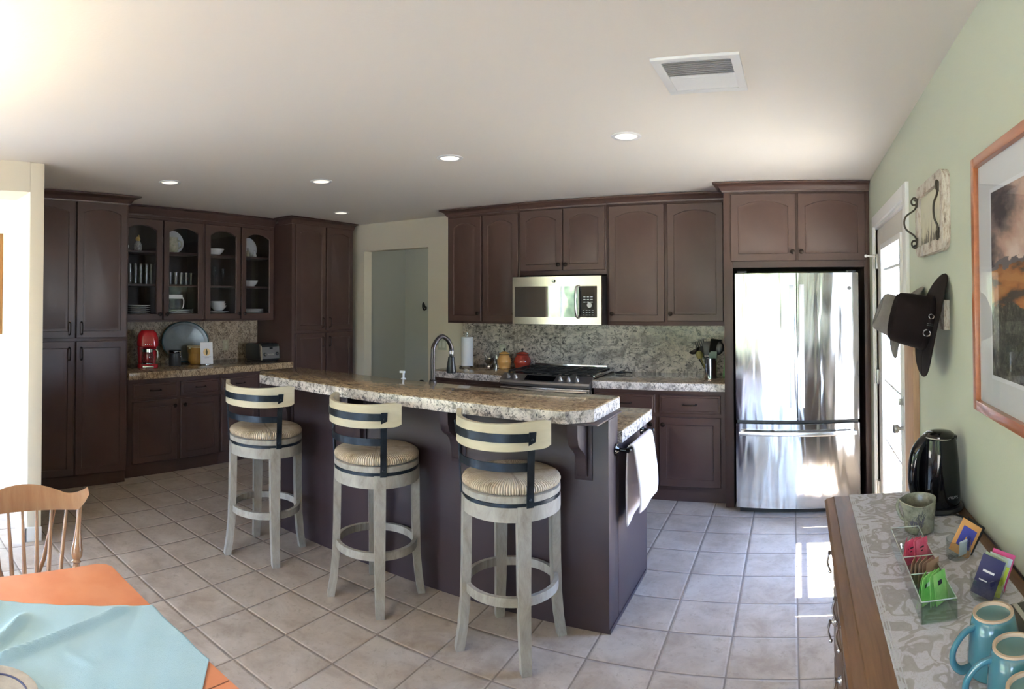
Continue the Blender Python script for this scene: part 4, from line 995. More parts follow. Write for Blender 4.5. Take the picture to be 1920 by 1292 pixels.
# towel draped over bar
def tw(y0, y1):
    P = []
    prof = [(-.848, .49), (-.850, .60), (-.848, .72), (-.843, .80), (-.8385, .842), (-.831, .8545), (-.820, .857), (-.8095, .848), (-.800, .80), (-.789, .72), (-.780, .64), (-.778, .56), (-.785, .515)]
    sp_ = spline([(p[0], 0, p[1]) for p in prof], 4)
    def f(u, v):
        k = u * (len(sp_) - 1); i = min(int(k), len(sp_) - 2); q = sp_[i].lerp(sp_[i + 1], k - i)
        low = max(0, (.84 - q.z)) / .34; yy = y0 + (y1 - y0) * v; side = 1 if q.x > -.824 else -1
        return (q.x + .005 * low * math.sin(v * PI * 2.2 + (0 if side > 0 else 1.4)), yy + low * (.012 if side > 0 else -.004) * (1 - 2 * v), q.z - (.03 * low * (1 - v) if side < 0 else -.02 * low * abs(v - .5)))
    return f
obj('hand_towel', MB().grid(tw(2.83, 3.20), 60, 20), M('white_towel', (.80, .72, .72), .95, bmp=.3, bscale=400), label='white hand towel draped over the black towel bar', cat='towel', thick=.007)
# faucet, soap, cap
x, y = -2.115, 3.00
t = thing('faucet', 'tall dark gooseneck faucet behind the bar top', 'faucet', (x, y, CT)); FM = M('faucet_pewter', (.07, .065, .07), .3, .9)
obj('base', MB().lathe([(0, .0005), (.030, .0005), (.030, .01), (.021, .02), (.020, .13), (.024, .135), (.024, .15), (.016, .16), (0, .16)], (x, y, CT), 22), FM, t)
ex, ey = x + .03, y + .16
obj('spout', MB().tube(spline([(x, y, CT + .155), (x, y, CT + .30), (x + .001, y + .01, CT + .365), (x + .012, y + .07, CT + .418), (x + .024, y + .13, CT + .395), (ex, ey, CT + .345), (ex, ey, CT + .315)], 7), .0145, 14), FM, t)
h = obj('spray_head', MB().lathe([(0, .185), (.030, .185), (.032, .195), (.020, .285), (.012, .290), (.012, .306), (0, .306)], (ex, ey, CT), 20), M('matte_black', (.006, .006, .007), .35), t); obj('collar', MB().lathe([(0, .305), (.016, .305), (.017, .325), (0, .325)], (ex, ey, CT), 18), CHROME, t)
x, y = -2.36, 3.02
t = thing('soap_dispenser', 'clear bottle with white soap pump behind the bar top', 'soap dispenser', (x, y, CT))
obj('bottle', MB().lathe([(0, .0005), (.030, .0005), (.032, .01), (.032, .10), (.015, .125), (0, .127)], (x, y, CT), 20), M('soap_clear', (.75, .80, .85), .2), t)
mb = MB().lathe([(0, .127), (.016, .127), (.016, .145), (.006, .148), (.006, .180), (0, .180)], (x, y, CT), 16); mb.box(x - .028, x + .010, y - .008, y + .008, CT + .178, CT + .192, .004); obj('pump', mb, M('white_plastic', (.8, .82, .86), .35), t)
x, y = -2.215, 3.02
obj('air_gap_cap', MB().lathe([(0, .0005), (.016, .0005), (.016, .11), (.019, .115), (.019, .135), (.010, .145), (0, .146)], (x, y, CT), 18), BLKG, label='short black round-topped sink cap left of the faucet', cat='sink cap')

# ------------------------------------------------------------------ bar stools
m, nt, b = _new('grey_washed_wood'); v = coords(nt, (3.2, 3.2, 1.1)); n = N(nt, 'ShaderNodeTexNoise', Scale=5, Detail=8, Roughness=.72, Distortion=.6); L(nt, v, n.inputs[0])
L(nt, ramp(nt, n.outputs[0], [(.28, (.20, .18, .15)), (.48, (.32, .30, .265)), (.7, (.42, .40, .365))]), b.inputs['Base Color']); b.inputs['Roughness'].default_value = .5
GW = m
CW = M('cream_washed_wood', (.50, .44, .31), .45, var=(.62, .56, .41), vscale=4, vstretch=(1, 1, 4))
m, nt, b = _new('woven_rush')
tc = nt.nodes.new('ShaderNodeTexCoord'); sp = nt.nodes.new('ShaderNodeSeparateXYZ'); L(nt, tc.outputs['Object'], sp.inputs[0])
ax_ = N(nt, 'ShaderNodeMath', operation='ABSOLUTE'); L(nt, sp.outputs[0], ax_.inputs[0]); ay_ = N(nt, 'ShaderNodeMath', operation='ABSOLUTE'); L(nt, sp.outputs[1], ay_.inputs[0])
gt = N(nt, 'ShaderNodeMath', operation='GREATER_THAN'); L(nt, ax_.outputs[0], gt.inputs[0]); L(nt, ay_.outputs[0], gt.inputs[1])
at = N(nt, 'ShaderNodeMath', operation='ARCTAN2'); L(nt, sp.outputs[0], at.inputs[0]); L(nt, sp.outputs[1], at.inputs[1])
tn = N(nt, 'ShaderNodeMath', operation='MULTIPLY', _1=46.0); L(nt, at.outputs[0], tn.inputs[0])
nn = N(nt, 'ShaderNodeTexNoise', Scale=5, Detail=3); L(nt, tc.outputs['Object'], nn.inputs[0]); nm = N(nt, 'ShaderNodeMath', operation='MULTIPLY_ADD', _1=9.0); L(nt, nn.outputs[0], nm.inputs[0]); L(nt, tn.outputs[0], nm.inputs[2])
def strands(o, k):
    a = N(nt, 'ShaderNodeMath', operation='MULTIPLY', _1=k); L(nt, o, a.inputs[0]); s_ = N(nt, 'ShaderNodeMath', operation='ADD'); L(nt, a.outputs[0], s_.inputs[0]); L(nt, nn.outputs[0], s_.inputs[1]); return s_.outputs[0]
sl = N(nt, 'ShaderNodeMath', operation='MULTIPLY', _1=2.6); L(nt, nm.outputs[0], sl.inputs[0]); sn = N(nt, 'ShaderNodeMath', operation='SINE'); L(nt, sl.outputs[0], sn.inputs[0])
nz = N(nt, 'ShaderNodeTexNoise', Scale=1, Detail=4, noise_dimensions='1D') if False else None
hh = N(nt, 'ShaderNodeMath', operation='MULTIPLY_ADD', _1=.5, _2=.5); L(nt, sn.outputs[0], hh.inputs[0])
n5 = N(nt, 'ShaderNodeTexNoise', Scale=7, Detail=4, Roughness=.7); L(nt, tc.outputs['Object'], n5.inputs[0])
c = ramp(nt, n5.outputs[0], [(.34, (.30, .21, .13)), (.46, (.55, .44, .31)), (.66, (.68, .58, .45))])
c = mix(nt, ramp(nt, hh.outputs[0], [(0, (.8, .8, .8)), (.30, (0, 0, 0))]), c, (.13, .085, .05))
dd = N(nt, 'ShaderNodeMath', operation='SUBTRACT'); L(nt, ax_.outputs[0], dd.inputs[0]); L(nt, ay_.outputs[0], dd.inputs[1]); da = N(nt, 'ShaderNodeMath', operation='ABSOLUTE'); L(nt, dd.outputs[0], da.inputs[0])
c = mix(nt, ramp(nt, da.outputs[0], [(0, (.6, .6, .6)), (.012, (0, 0, 0))]), c, (.20, .14, .09))
L(nt, c, b.inputs['Base Color']); b.inputs['Roughness'].default_value = .75; bump(nt, b, hh.outputs[0], .9, .004)
RUSH = m
def make_stool():
    t = thing('bar_stool', '', 'bar stool', (0, 0, 0), 'bar stools along the island')
    for q in range(4):
        a = R(45 + 90 * q); ca, sa = math.cos(a), math.sin(a)
        rings = []
        for z, r, w, d in ((0, .243, .021, .019), (.004, .243, .022, .020), (.10, .228, .024, .020), (.22, .217, .026, .020), (.40, .212, .028, .020), (.60, .210, .030, .020), (.695, .210, .031, .018)):
            c_ = Vector((r * ca, r * sa, z)); e = Vector((-sa, ca, 0)) * w; o_ = Vector((ca, sa, 0)) * d
            rings.append([c_ - e - o_, c_ + e - o_, c_ + e + o_, c_ - e + o_])
        mb = MB().loft(rings, smooth=False)
        obj('leg', mb, GW, t, local=True)
        a2 = a + R(90)
        ins = .14
        obj('foot_ring', MB().arcband((0, 0), .197, .217, a + ins - .03, a2 - ins + .03, .268, .308, 14, zf=None), GW, t, local=True)
    obj('apron', MB().arcband((0, 0), .180, .228, 0, 2 * PI, .630, .692, 40, full=True), GW, t, local=True)
    obj('swivel_gap_disc', MB().lathe([(0, .6925), (.2265, .6925), (.2265, .7075), (0, .7075)], n=40), IRON, t, local=True)  # wide dark disc standing in for the shaded gap below the seat
    seat = obj('seat_frame', MB().lathe([(0, .708), (.224, .708), (.228, .711), (.228, .736), (.224, .739), (0, .739)], n=40), GW, t, local=True)
    mb = MB(); pr = [(0, .742), (.214, .742), (.226, .749), (.229, .760), (.223, .774), (.205, .784), (.16, .789), (.08, .786), (0, .778)]
    mb.lathe(pr, n=64); obj('rush_seat', mb, RUSH, t, local=True, sharp=80)
    back = PI * 1.5
    # iron frame and rail all swivel with the seat
    for s_ in (-1, 1):
        a = back + s_ * R(56)
        rings = []
        for z, r in ((.690, .232), (.742, .234), (.80, .238), (.90, .242), (.97, .252), (1.018, .262)):
            c_ = Vector((r * math.cos(a), r * math.sin(a), z)); e = Vector((-math.sin(a), math.cos(a), 0)) * .016; o_ = Vector((math.cos(a), math.sin(a), 0)) * .003
            rings.append([c_ - e - o_, c_ + e - o_, c_ + e + o_, c_ - e + o_])
        mb = MB().loft(rings, smooth=False)
        for z, r in ((.725, .236), (.985, .258)): mb.ball((r * math.cos(a), r * math.sin(a), z), .006, 8, 6)
        obj('back_upright', mb, IRON, t, local=True)
    obj('back_strap', MB().arcband((0, 0), .2545, .2585, back - R(56), back + R(56), .975, 1.012, 24), IRON, t, local=True)
    obj('lower_strap', MB().arcband((0, 0), .236, .240, back - R(56), back + R(56), .848, .884, 24), IRON, t, local=True)
    H = R(75)
    def zf(u):
        k = abs(2 * u - 1); dz = .016 * k ** 2; e = max(0, (k - .93) / .07)
        return (.935 + dz * .6 + .012 * e, 1.050 + dz - .010 * e)
    obj('back_rail', MB().arcband((0, 0), .232, .254, back - H, back + H, .94, 1.055, 36, zf=zf, rf=lambda u: .016 * max(0, (abs(2 * u - 1) - .76) / .24)), CW, t, local=True)
    return t
SWIV = ('seat_frame', 'rush_seat', 'back_upright', 'back_strap', 'lower_strap', 'back_rail')
st = make_stool()
spots = [((-1.285, 2.45), -3, -5, 'grey washed bar stool with woven rush seat nearest the island corner, by the towel'), ((-2.094, 2.445), 0, -7, 'middle grey washed bar stool with rush seat and cream back rail'),
         ((-2.940, 2.364), 21, -6, 'grey washed bar stool farthest from the refrigerator, at the left end of the bar')]
for i, (xy, br, sw, lab) in enumerate(spots):
    s_ = st if i == 0 else dup(st)
    s_.location = (*xy, 0); s_.rotation_euler = (0, 0, R(br)); s_['label'] = lab
    for ch in s_.children:
        if ch.name.split('.')[0] in SWIV: ch.rotation_euler = (0, 0, R(sw))

# ------------------------------------------------------------------ sideboard on the right
SX0, SX1, SY0, SY1, SZ = .105, XR - .003, .55, 2.115, .874
WD = wood('walnut_dark', (.075, .036, .016), (.165, .085, .040), .48, 2.5, 1, 0)
WDV = wood('walnut_dark_vertical', (.065, .034, .017), (.135, .075, .038), .5, 2.5, 2, 0)
t = thing('sideboard', 'dark brown wooden sideboard against the green wall', 'sideboard', (.32, 1.35, 0))
mb = MB(); mb.box(SX0 + .02, SX1, SY0 + .02, SY1 - .015, .10, SZ - .032, .003); obj('body', mb, WDV, t)
P = [(SX0 - .008, SZ - .030), (SX0 - .018, SZ - .024), (SX0 - .020, SZ - .014), (SX0 - .012, SZ - .006), (SX0 + .012, SZ - .005), (SX0 + .014, SZ), (SX1, SZ), (SX1, SZ - .030)]
obj('top', MB().prism(P, 'y', SY0, SY1, .003), WD, t)
obj('front_moulding', MB().box(SX0 + .004, SX0 + .0195, SY0 + .02, SY1 - .015, SZ - .055, SZ - .031, .003), WD, t)
for y0, y1 in ((1.64, 2.07), (1.15, 1.62), (.66, 1.13)):
    for z0, z1 in ((.60, .80), (.36, .58), (.13, .34)):
        d = obj('drawer', MB().box(SX0 + .006, SX0 + .0195, y0, y1, z0, z1, .004), WDV, t)
        yc = (y0 + y1) / 2 - (.20 if y0 > 1.6 else .0)
        for yk in ((y0 + .03, y1 - .08) if False else (y0 + .06, y1 - .06)):
            mb = MB().lathe([(0, 0), (.014, 0), (.012, .006), (.006, .010), (.009, .018), (0, .022)], (SX0 + .006, yk, (z0 + z1) / 2 + .02), 14, Matrix.Rotation(-PI / 2, 4, 'Y'))
            mb.tube(spline([(SX0 - .010, yk, (z0 + z1) / 2 + .02), (SX0 - .016, yk, (z0 + z1) / 2 - .01), (SX0 - .008, yk, (z0 + z1) / 2 - .04)], 5), .004, 8); mb.ball((SX0 - .008, yk, (z0 + z1) / 2 - .043), .007, 8, 6)
            obj('drop_pull', mb, CHROME, d)
for y in (SY0 + .05, SY1 - .05):
    for x in (SX0 + .045, SX1 - .03): obj('leg', MB().box(x - .024, x + .024, y - .03, y + .03, 0, .10, .004), WDV, t)
# damask runner
m, nt, b = _new('damask_runner'); v = coords(nt, (1, 1, 1))
n0 = N(nt, 'ShaderNodeTexNoise', Scale=13, Detail=1.5, Distortion=1.8); L(nt, v, n0.inputs[0]); n1 = N(nt, 'ShaderNodeTexNoise', Scale=38, Detail=2, Distortion=4); L(nt, v, n1.inputs[0])
c = ramp(nt, n0.outputs[0], [(.47, (.60, .60, .66)), (.50, (.385, .37, .385)), (.60, (.43, .42, .435)), (.63, (.60, .60, .66))])
c = mix(nt, ramp(nt, n1.outputs[0], [(.52, (0, 0, 0)), (.56, (.38, .38, .38)), (.62, (0, 0, 0))]), c, (.30, .27, .25))
L(nt, c, b.inputs['Base Color']); b.inputs['Roughness'].default_value = .9; bump(nt, b, n1.outputs[0], .15, .002)
RUN = m
rx0, rx1 = .172, .503
mb = MB(); 
mb.box(rx0, rx1, SY0 + .01, SY1 + .0, SZ + .0005, SZ + .0025); mb.box(rx0, rx1, SY1 + .0005, SY1 + .003, SZ - .13, SZ + .0025)
rn = obj('table_runner', mb, RUN, label='grey and white damask runner lying along the sideboard', cat='table runner')
mb = MB(); 
for x in (rx0 + .001, rx0 + .007, rx0 + .013, rx1 - .007): mb.box(x, x + .0022, SY0 + .01, SY1, SZ + .0027, SZ + .0036)
obj('stitched_hem', mb, M('hem_thread', (.58, .60, .64), .9), rn)
ZR = SZ + .0045
# kettle
kx, ky = .456, 1.925
t = thing('electric_kettle', 'glossy black cordless electric kettle on its power base', 'kettle', (kx, ky, ZR))
obj('power_base', MB().lathe([(0, .0005), (.078, .0005), (.080, .006), (.076, .014), (.070, .016), (0, .016)], (kx, ky, ZR), 36), BLACK, t)
def kf(z): return .070 - .016 * (z / .235) ** 2.2
rings = []
for k in range(16):
    z = .018 + .215 * k / 15; r = kf(z - .018) * (1 if k else .96)
    rings.append([(kx + r * math.cos(2 * PI * i / 40), ky + r * math.sin(2 * PI * i / 40), ZR + z) for i in range(40)])
obj('body', MB().loft(rings), BLKG, t)
obj('lid_rim', MB().tube([(kx + .0535 * math.cos(2 * PI * i / 40), ky + .0535 * math.sin(2 * PI * i / 40), ZR + .2345 - .006 * math.cos(2 * PI * i / 40)) for i in range(40)], .0022, 6, True), SATIN, t)
obj('lid', MB().lathe([(0, .234), (.0525, .234), (.052, .243), (.040, .252), (.02, .256), (0, .257)], (kx, ky, ZR), 36), BLKG, t)
hp = spline([(kx - .020, ky - .006, ZR + .238), (kx - .050, ky - .010, ZR + .226), (kx - .076, ky - .014, ZR + .190), (kx - .086, ky - .016, ZR + .13), (kx - .083, ky - .015, ZR + .075), (kx - .068, ky - .010, ZR + .045), (kx - .050, ky - .008, ZR + .035)], 6)
obj('handle', MB().tube(hp, [.017 + .006 * math.sin(PI * i / (len(hp) - 1)) for i in range(len(hp))], 16), BLKG, t)
obj('spout', MB().prism([(kx + .038, ZR + .185), (kx + .057, ZR + .222), (kx + .060, ZR + .236), (kx + .040, ZR + .236)], 'y', ky - .016, ky + .016, .004), BLKG, t)
T = Matrix.Translation((kx - .0, ky, ZR + .05)) @ Matrix.Rotation(R(14), 4, 'Z') @ Matrix.Translation((0.012, -.0693, 0)) @ Matrix.Rotation(PI / 2, 4, 'X')
text('KRUPS', .013, T, M('grey_print', (.20, .20, .21), .5), t, 'maker_lettering')
obj('power_cord', MB().tube(spline([(kx + .02, ky - .079, ZR + .006), (.505, 1.80, ZR + .006), (.527, 1.72, SZ + .007), (.535, 1.55, SZ + .006), (.534, 1.30, SZ + .006), (.534, .9, SZ + .006)], 8), .0032, 8), BLACK, label='black power cord running from the kettle along the wall', cat='cord')
# pottery creamer
px_, py_ = .352, 1.752
m, nt, b = _new('stoneware_glaze'); v = coords(nt); n0 = N(nt, 'ShaderNodeTexNoise', Scale=30, Detail=5, Roughness=.7); L(nt, v, n0.inputs[0])
L(nt, ramp(nt, n0.outputs[0], [(.35, (.11, .11, .085)), (.5, (.21, .215, .17)), (.7, (.29, .30, .245))]), b.inputs['Base Color']); b.inputs['Roughness'].default_value = .25
SW = m
t = thing('pottery_cup', 'grey green stoneware cup with a sprig drawing and pouring lip', 'cup', (px_, py_, ZR))
rings = []
prof = [(.040, .001), (.044, .004), (.045, .03), (.049, .065), (.0515, .096), (.0495, .098), (.047, .094), (.045, .06), (.041, .03), (.036, .008)]
for r, z in prof:
    ring = []
    for i in range(44):
        a = 2 * PI * i / 44; lip = max(0, math.cos(a - R(205))) ** 8; k = max(0, (z - .05) / .04)
        ring.append((px_ + (r + .014 * lip * k) * math.cos(a), py_ + (r + .014 * lip * k) * math.sin(a), ZR + z + .006 * lip * k - .010 * k * max(0, math.cos(a - R(262))) ** 2))
    rings.append(ring)
obj('body', MB().loft(rings), SW, t)
obj('handle', MB().tube(spline([(px_ - .035, py_ + .030, ZR + .080), (px_ - .050, py_ + .052, ZR + .078), (px_ - .056, py_ + .060, ZR + .052), (px_ - .046, py_ + .046, ZR + .026), (px_ - .034, py_ + .030, ZR + .024)], 5), .0055, 10), SW, t)
mb = MB(); random.seed(3)
for i in range(64):
    a = R(250) + random.uniform(-.62, .45); z = .022 + random.random() * .035; l = .012 + random.random() * .012; sl_ = random.uniform(-.9, .9)
    pts = []
    for s_ in (0, .5, 1):
        aa = a + sl_ * l * s_ * 16; zz = z + l * s_ * (1 - .3 * abs(sl_)); rr_ = .0455 + .0045 * max(0, (zz - .03) / .06) + .0004
        rr_ = {0: 1}.get(9, 1) * (.0452 + (.0515 - .045) * max(0, (zz - .03)) / .058)
        pts.append((px_ + rr_ * math.cos(aa), py_ + rr_ * math.sin(aa), ZR + zz))
    mb.tube(pts, [.0008, .0011, .0003], 5)
obj('sprig_drawing', mb, M('sprig_ink', (.045, .05, .045), .4, var=(.07, .07, .12), vscale=40), t)
# sweetener caddy and packets
cx0, cx1, cy0, cy1 = .252, .332, 1.245, 1.665
t = thing('packet_caddy', 'clear acrylic three-bay caddy holding sweetener packets', 'caddy', ((cx0 + cx1) / 2, (cy0 + cy1) / 2, ZR))
mb = MB(); w = .0025
mb.box(cx0, cx1, cy0, cy1, ZR + .0005, ZR + .003)
for x in (cx0, cx1 - w): mb.box(x, x + w, cy0, cy1, ZR + .003, ZR + .048)
obj('tray', mb, ACRYL, t)
for y in (cy0, cy0 + .13, cy0 + .225, cy1 - w): obj('divider', MB().box(cx0 + w, cx1 - w, y, y + w, ZR + .003, ZR + .048), ACRYL, t)
mb = MB()
for x in (cx0 + w / 2, cx1 - w / 2): mb.tube([(x, cy0, ZR + .048), (x, cy1, ZR + .048)], .0014, 6)
for y in (cy0 + w / 2, cy0 + .131, cy0 + .226, cy1 - w / 2): mb.tube([(cx0, y, ZR + .048), (cx1, y, ZR + .048)], .0014, 6)
obj('rim', mb, M('acrylic_edge', (.45, .50, .48), .1), t)
def packet(name, lab, x, y, z, w_, h_, mat, rz, tilt, grp, cat='packet', prn=None, th=.0022, lean=0):
    T = Matrix.Translation((x, y, z)) @ Matrix.Rotation(R(rz), 4, 'Z') @ Matrix.Rotation(R(tilt), 4, 'X') @ Matrix.Rotation(R(lean), 4, 'Y')
    t = thing(name, lab, cat, (x, y, z), grp)
    n_ = 6; rings = []
    for k in range(n_ + 1):
        u = k / n_; b_ = th * (.25 + math.sin(PI * u)); zz = h_ * u
        rings.append([T @ Vector(q) for q in ((-w_ / 2, -.0003, zz), (0, -b_, zz), (w_ / 2, -.0003, zz), (w_ / 2, .0003, zz), (0, b_, zz), (-w_ / 2, .0003, zz))])
    obj('sachet', MB().loft(rings), mat, t)
    if prn:
        mb = MB()
        for (a, b_, c_, d_) in prn[1]: mb.poly([T @ Vector(q) for q in ((a, -th * 1.15, b_), (c_, -th * 1.15, b_), (c_, -th * 1.2, d_), (a, -th * 1.2, d_))])
        obj('print', mb, prn[0], t)
PINK = M('pink_paper', (.72, .10, .20), .6, var=(.80, .22, .32), vscale=30); GRN = M('green_paper', (.22, .62, .16), .6, var=(.42, .72, .26), vscale=30); BRN = M('kraft_paper', (.40, .26, .18), .7)
INK = M('dark_print', (.06, .05, .06), .6); WPR = M('white_print', (.75, .75, .78), .6)
words = ['leftmost', 'second', 'third', 'fourth', 'fifth', 'rightmost']
for i in range(6):
    packet('sweetener_packet', words[i] + ' pink sweetener packet in the far bay of the caddy', cx0 + .012 + i * .0105, 1.53 - .004 * (i % 2), ZR + .004, .052, .062, PINK, 72 - 14 * (i % 3), 7 - 3 * i, 'pink packets', prn=(INK, [(-.012, .040, .004, .044), (-.01, .032, -.002, .035)]), lean=4)
for i in range(5):
    packet('sugar_packet', words[i if i < 4 else 5] + ' brown sugar packet in the middle bay of the caddy', cx0 + .015 + i * .0115, 1.425 - .003 * i, ZR + .004, .050, .058, BRN, 66 - 6 * i, 4, 'brown packets', prn=(INK, [(-.010, .03, .006, .034)]))
for i in range(6):
    packet('sweetener_packet', words[i] + ' green sweetener packet in the near bay of the caddy', cx0 + .011 + i * .0108, 1.325 - .005 * (i % 2), ZR + .004, .052, .066, GRN, 64 - 9 * (i % 3), 10 - 4 * i, 'green packets', prn=(INK if i % 2 else WPR, [(-.012, .040, .004, .050)]), lean=3)
def glass_cup(x, y, lab, r=.038, h=.058):
    return obj('glass_cup', MB().lathe([(0, .001), (r * .86, .001), (r, .01), (r, h), (r - .003, h), (r - .003, .01), (0, .006)], (x, y, ZR), 30), ACRYL, label=lab, cat='glass')
glass_cup(.416, 1.545, 'small clear glass holding an orange and blue tea packet', .034, .050); glass_cup(.424, 1.325, 'small clear glass holding navy, green and pink tea packets beside the blue mugs', .040, .050)
NAVY = M('navy_paper', (.018, .018, .085), .35); ORG = M('orange_paper', (.60, .30, .10), .5); LIME = M('lime_paper', (.55, .68, .05), .5); MAG = M('magenta_paper', (.50, .03, .17), .45); PAPR = M('tea_white_paper', (.66, .72, .76), .5)
BL2 = M('blue_print', (.04, .05, .30), .5)
g_ = 'tea packets in the small glasses'
packet('tea_packet', 'orange tea packet with a blue panel leaning in the far small glass', .414, 1.540, ZR + .010, .062, .088, ORG, 5, -18, g_, prn=(BL2, [(-.020, .020, .022, .072)]), lean=36)
packet('tea_packet', 'white tea packet low in the far small glass', .424, 1.532, ZR + .010, .030, .040, PAPR, 30, 6, g_)
packet('tea_packet', 'black tea packet behind the orange one', .428, 1.552, ZR + .010, .058, .085, BLACK, 5, -18, g_, lean=38)
for i, (lab, mt, dx, dy, h_) in enumerate((('navy blue tea packet standing leftmost in the near small glass', NAVY, -.018, -.012, .092), ('pale green tea packet behind the navy one', M('pale_green_paper', (.50, .60, .42), .5), -.006, .0, .088), ('lime green tea packet in the middle of the near small glass', LIME, .001, -.006, .070), ('white tea packet behind the lime one', PAPR, .009, .004, .082), ('magenta tea packet rightmost in the near small glass', MAG, .018, .010, .086))):
    packet('tea_packet', lab, .424 + dx, 1.325 + dy, ZR + .008, .056, h_, mt, -30 + 3 * i, -6 - 2 * i, g_, prn=(WPR, [(-.016, .055, .012, .060), (-.018, .034, .002, .037)]) if i == 0 else None, lean=20)
# mugs upside down
MUGB = M('teal_glaze', (.045, .155, .215), .15, coat=.4, var=(.06, .185, .25), vscale=12); CLAY = M('bare_clay', (.52, .40, .30), .8); MIN = M('mug_base_glaze', (.10, .20, .21), .3)
def mug(x, y, lab, a):
    t = thing('mug', lab, 'mug', (x, y, ZR), 'blue mugs on the sideboard', rotz=R(a))
    obj('body', MB().lathe([(.040, .012), (.0475, .001), (.050, .004), (.0495, .03), (.046, .075), (.0405, .100), (.037, .104), (.036, .1045)], n=40, caps=(False, False)), MUGB, t, local=True)
    obj('foot', MB().lathe([(.0385, .1035), (.0385, .1075), (.0335, .1075), (.0325, .1015)], n=36, caps=(False, False)), CLAY, t, local=True)
    obj('base', MB().lathe([(0, .0990), (.028, .0995), (.0333, .1020), (.0333, .100), (0, .097)], n=32), MIN, t, local=True)
    obj('inside', MB().lathe([(0, .094), (.034, .094), (.040, .012)], n=32, caps=(True, False)), MUGB, t, local=True)
    obj('handle', MB().tube(spline([(.036, 0, .090), (.062, 0, .084), (.083, 0, .062), (.085, 0, .038), (.070, 0, .020), (.046, 0, .019)], 6), .0078, 12, flat=.75), MUGB, t, local=True)
mug(.352, 1.062, 'upturned teal blue mug farthest along the sideboard, behind the other mugs', 192)
mug(.352, .948, 'upturned teal blue mug in the middle of the row of mugs', 176)
mug(.336, .838, 'upturned teal blue mug cut off at the bottom right corner of the photo', 190)
t = thing('napkin_holder', 'low black holder with a pale metal strip behind the mugs', 'holder', (.455, 1.17, ZR))
obj('body', MB().box(.425, .500, 1.05, 1.235, ZR, ZR + .022, .008), BLACK, t)
obj('metal_strip', MB().box(.449, .461, 1.07, 1.225, ZR + .0225, ZR + .0245, .001), SATIN, t)
t = thing('cutlery_box', 'dark slatted strip of wood beside the black holder at the wall', 'box', (.52, 1.16, ZR))
mb = MB()
for i in range(3): mb.box(.5045 + .009 * i, .5115 + .009 * i, .98, 1.25, SZ + .0045, SZ + .018 + .003 * i, .001)
obj('slats', mb, wood('grey_slat', (.10, .085, .075), (.22, .20, .18), .6, 3, 1), t)

# ------------------------------------------------------------------ on the green wall
FRW = wood('cherry_frame', (.26, .085, .035), (.36, .13, .055), .35, 3, 1, .3)
t = thing('framed_photograph', 'large wood-framed landscape photograph of clouds over orange fields', 'picture', (XR - .01, 1.2, 1.6))
py0, py1, pz0, pz1 = .68, 1.735, 1.235, 1.99; fw = .030
mb = MB(); mb.box(XR - .024, XR - .0005, py1 - fw, py1, pz0, pz1, .003); mb.box(XR - .024, XR - .0005, py0, py0 + fw, pz0, pz1, .003); mb.box(XR - .024, XR - .0005, py0 + fw, py1 - fw, pz0, pz0 + fw, .003); mb.box(XR - .024, XR - .0005, py0 + fw, py1 - fw, pz1 - fw, pz1, .003)
obj('frame', mb, FRW, t)
obj('mat', MB().box(XR - .008, XR - .001, py0 + fw, py1 - fw, pz0 + fw, pz1 - fw), M('mat_board', (.66, .66, .67), .8), t)
m, nt, b = _new('landscape_print'); tc = nt.nodes.new('ShaderNodeTexCoord'); sp = nt.nodes.new('ShaderNodeSeparateXYZ'); L(nt, tc.outputs['Object'], sp.inputs[0])
def zn(k): 
    a = N(nt, 'ShaderNodeMath', operation='ADD', _1=k); L(nt, sp.outputs[2], a.inputs[0]); return a
n0 = N(nt, 'ShaderNodeTexNoise', Scale=4.2, Detail=8, Roughness=.55, Distortion=.2); v = coords(nt, (1, .62, 1.25), loc=(3, 1.35, .62)); L(nt, v, n0.inputs[0])
nb = N(nt, 'ShaderNodeMath', operation='MULTIPLY_ADD', _1=-.42); L(nt, sp.outputs[1], nb.inputs[0]); n9 = N(nt, 'ShaderNodeMath', operation='ADD', _1=.085); L(nt, n0.outputs[0], n9.inputs[0]); L(nt, n9.outputs[0], nb.inputs[2])
cl = ramp(nt, nb.outputs[0], [(.40, (.035, .03, .035)), (.46, (.20, .15, .14)), (.53, (.52, .33, .26)), (.64, (.70, .54, .47))])
n1 = N(nt, 'ShaderNodeTexNoise', Scale=6, Detail=4); v1 = coords(nt, (1, 1, 5)); L(nt, v1, n1.inputs[0])
fld = ramp(nt, n1.outputs[0], [(.40, (.06, .05, .04)), (.50, (.34, .13, .04)), (.62, (.42, .20, .07))])
n2 = N(nt, 'ShaderNodeTexNoise', Scale=34, Detail=6, Roughness=.8); L(nt, tc.outputs['Object'], n2.inputs[0])
brush = ramp(nt, n2.outputs[0], [(.42, (.018, .02, .016)), (.56, (.09, .09, .07)), (.70, (.26, .25, .21))])
wv = N(nt, 'ShaderNodeMath', operation='MULTIPLY_ADD', _1=.10); L(nt, n1.outputs[0], wv.inputs[0]); L(nt, sp.outputs[2], wv.inputs[2])
k1 = ramp(nt, wv.outputs[0], [(0, (0, 0, 0)), (.999, (1, 1, 1))])
def step(th_):
    g = N(nt, 'ShaderNodeMath', operation='GREATER_THAN', _1=th_); L(nt, wv.outputs[0], g.inputs[0]); return g.outputs[0]
c = mix(nt, step(-.005), brush, fld); c = mix(nt, step(.105), c, (.16, .14, .15)); c = mix(nt, step(.120), c, cl)
L(nt, c, b.inputs['Base Color']); b.inputs['Roughness'].default_value = .6
pr_ = obj('print', MB().box(XR - .0095, XR - .0085, .83, 1.585, 1.355, 1.865), m, t)
obj('mat_bevel', MB().box(XR - .0086, XR - .0082, .818, 1.597, 1.343, 1.877), WPR, t)
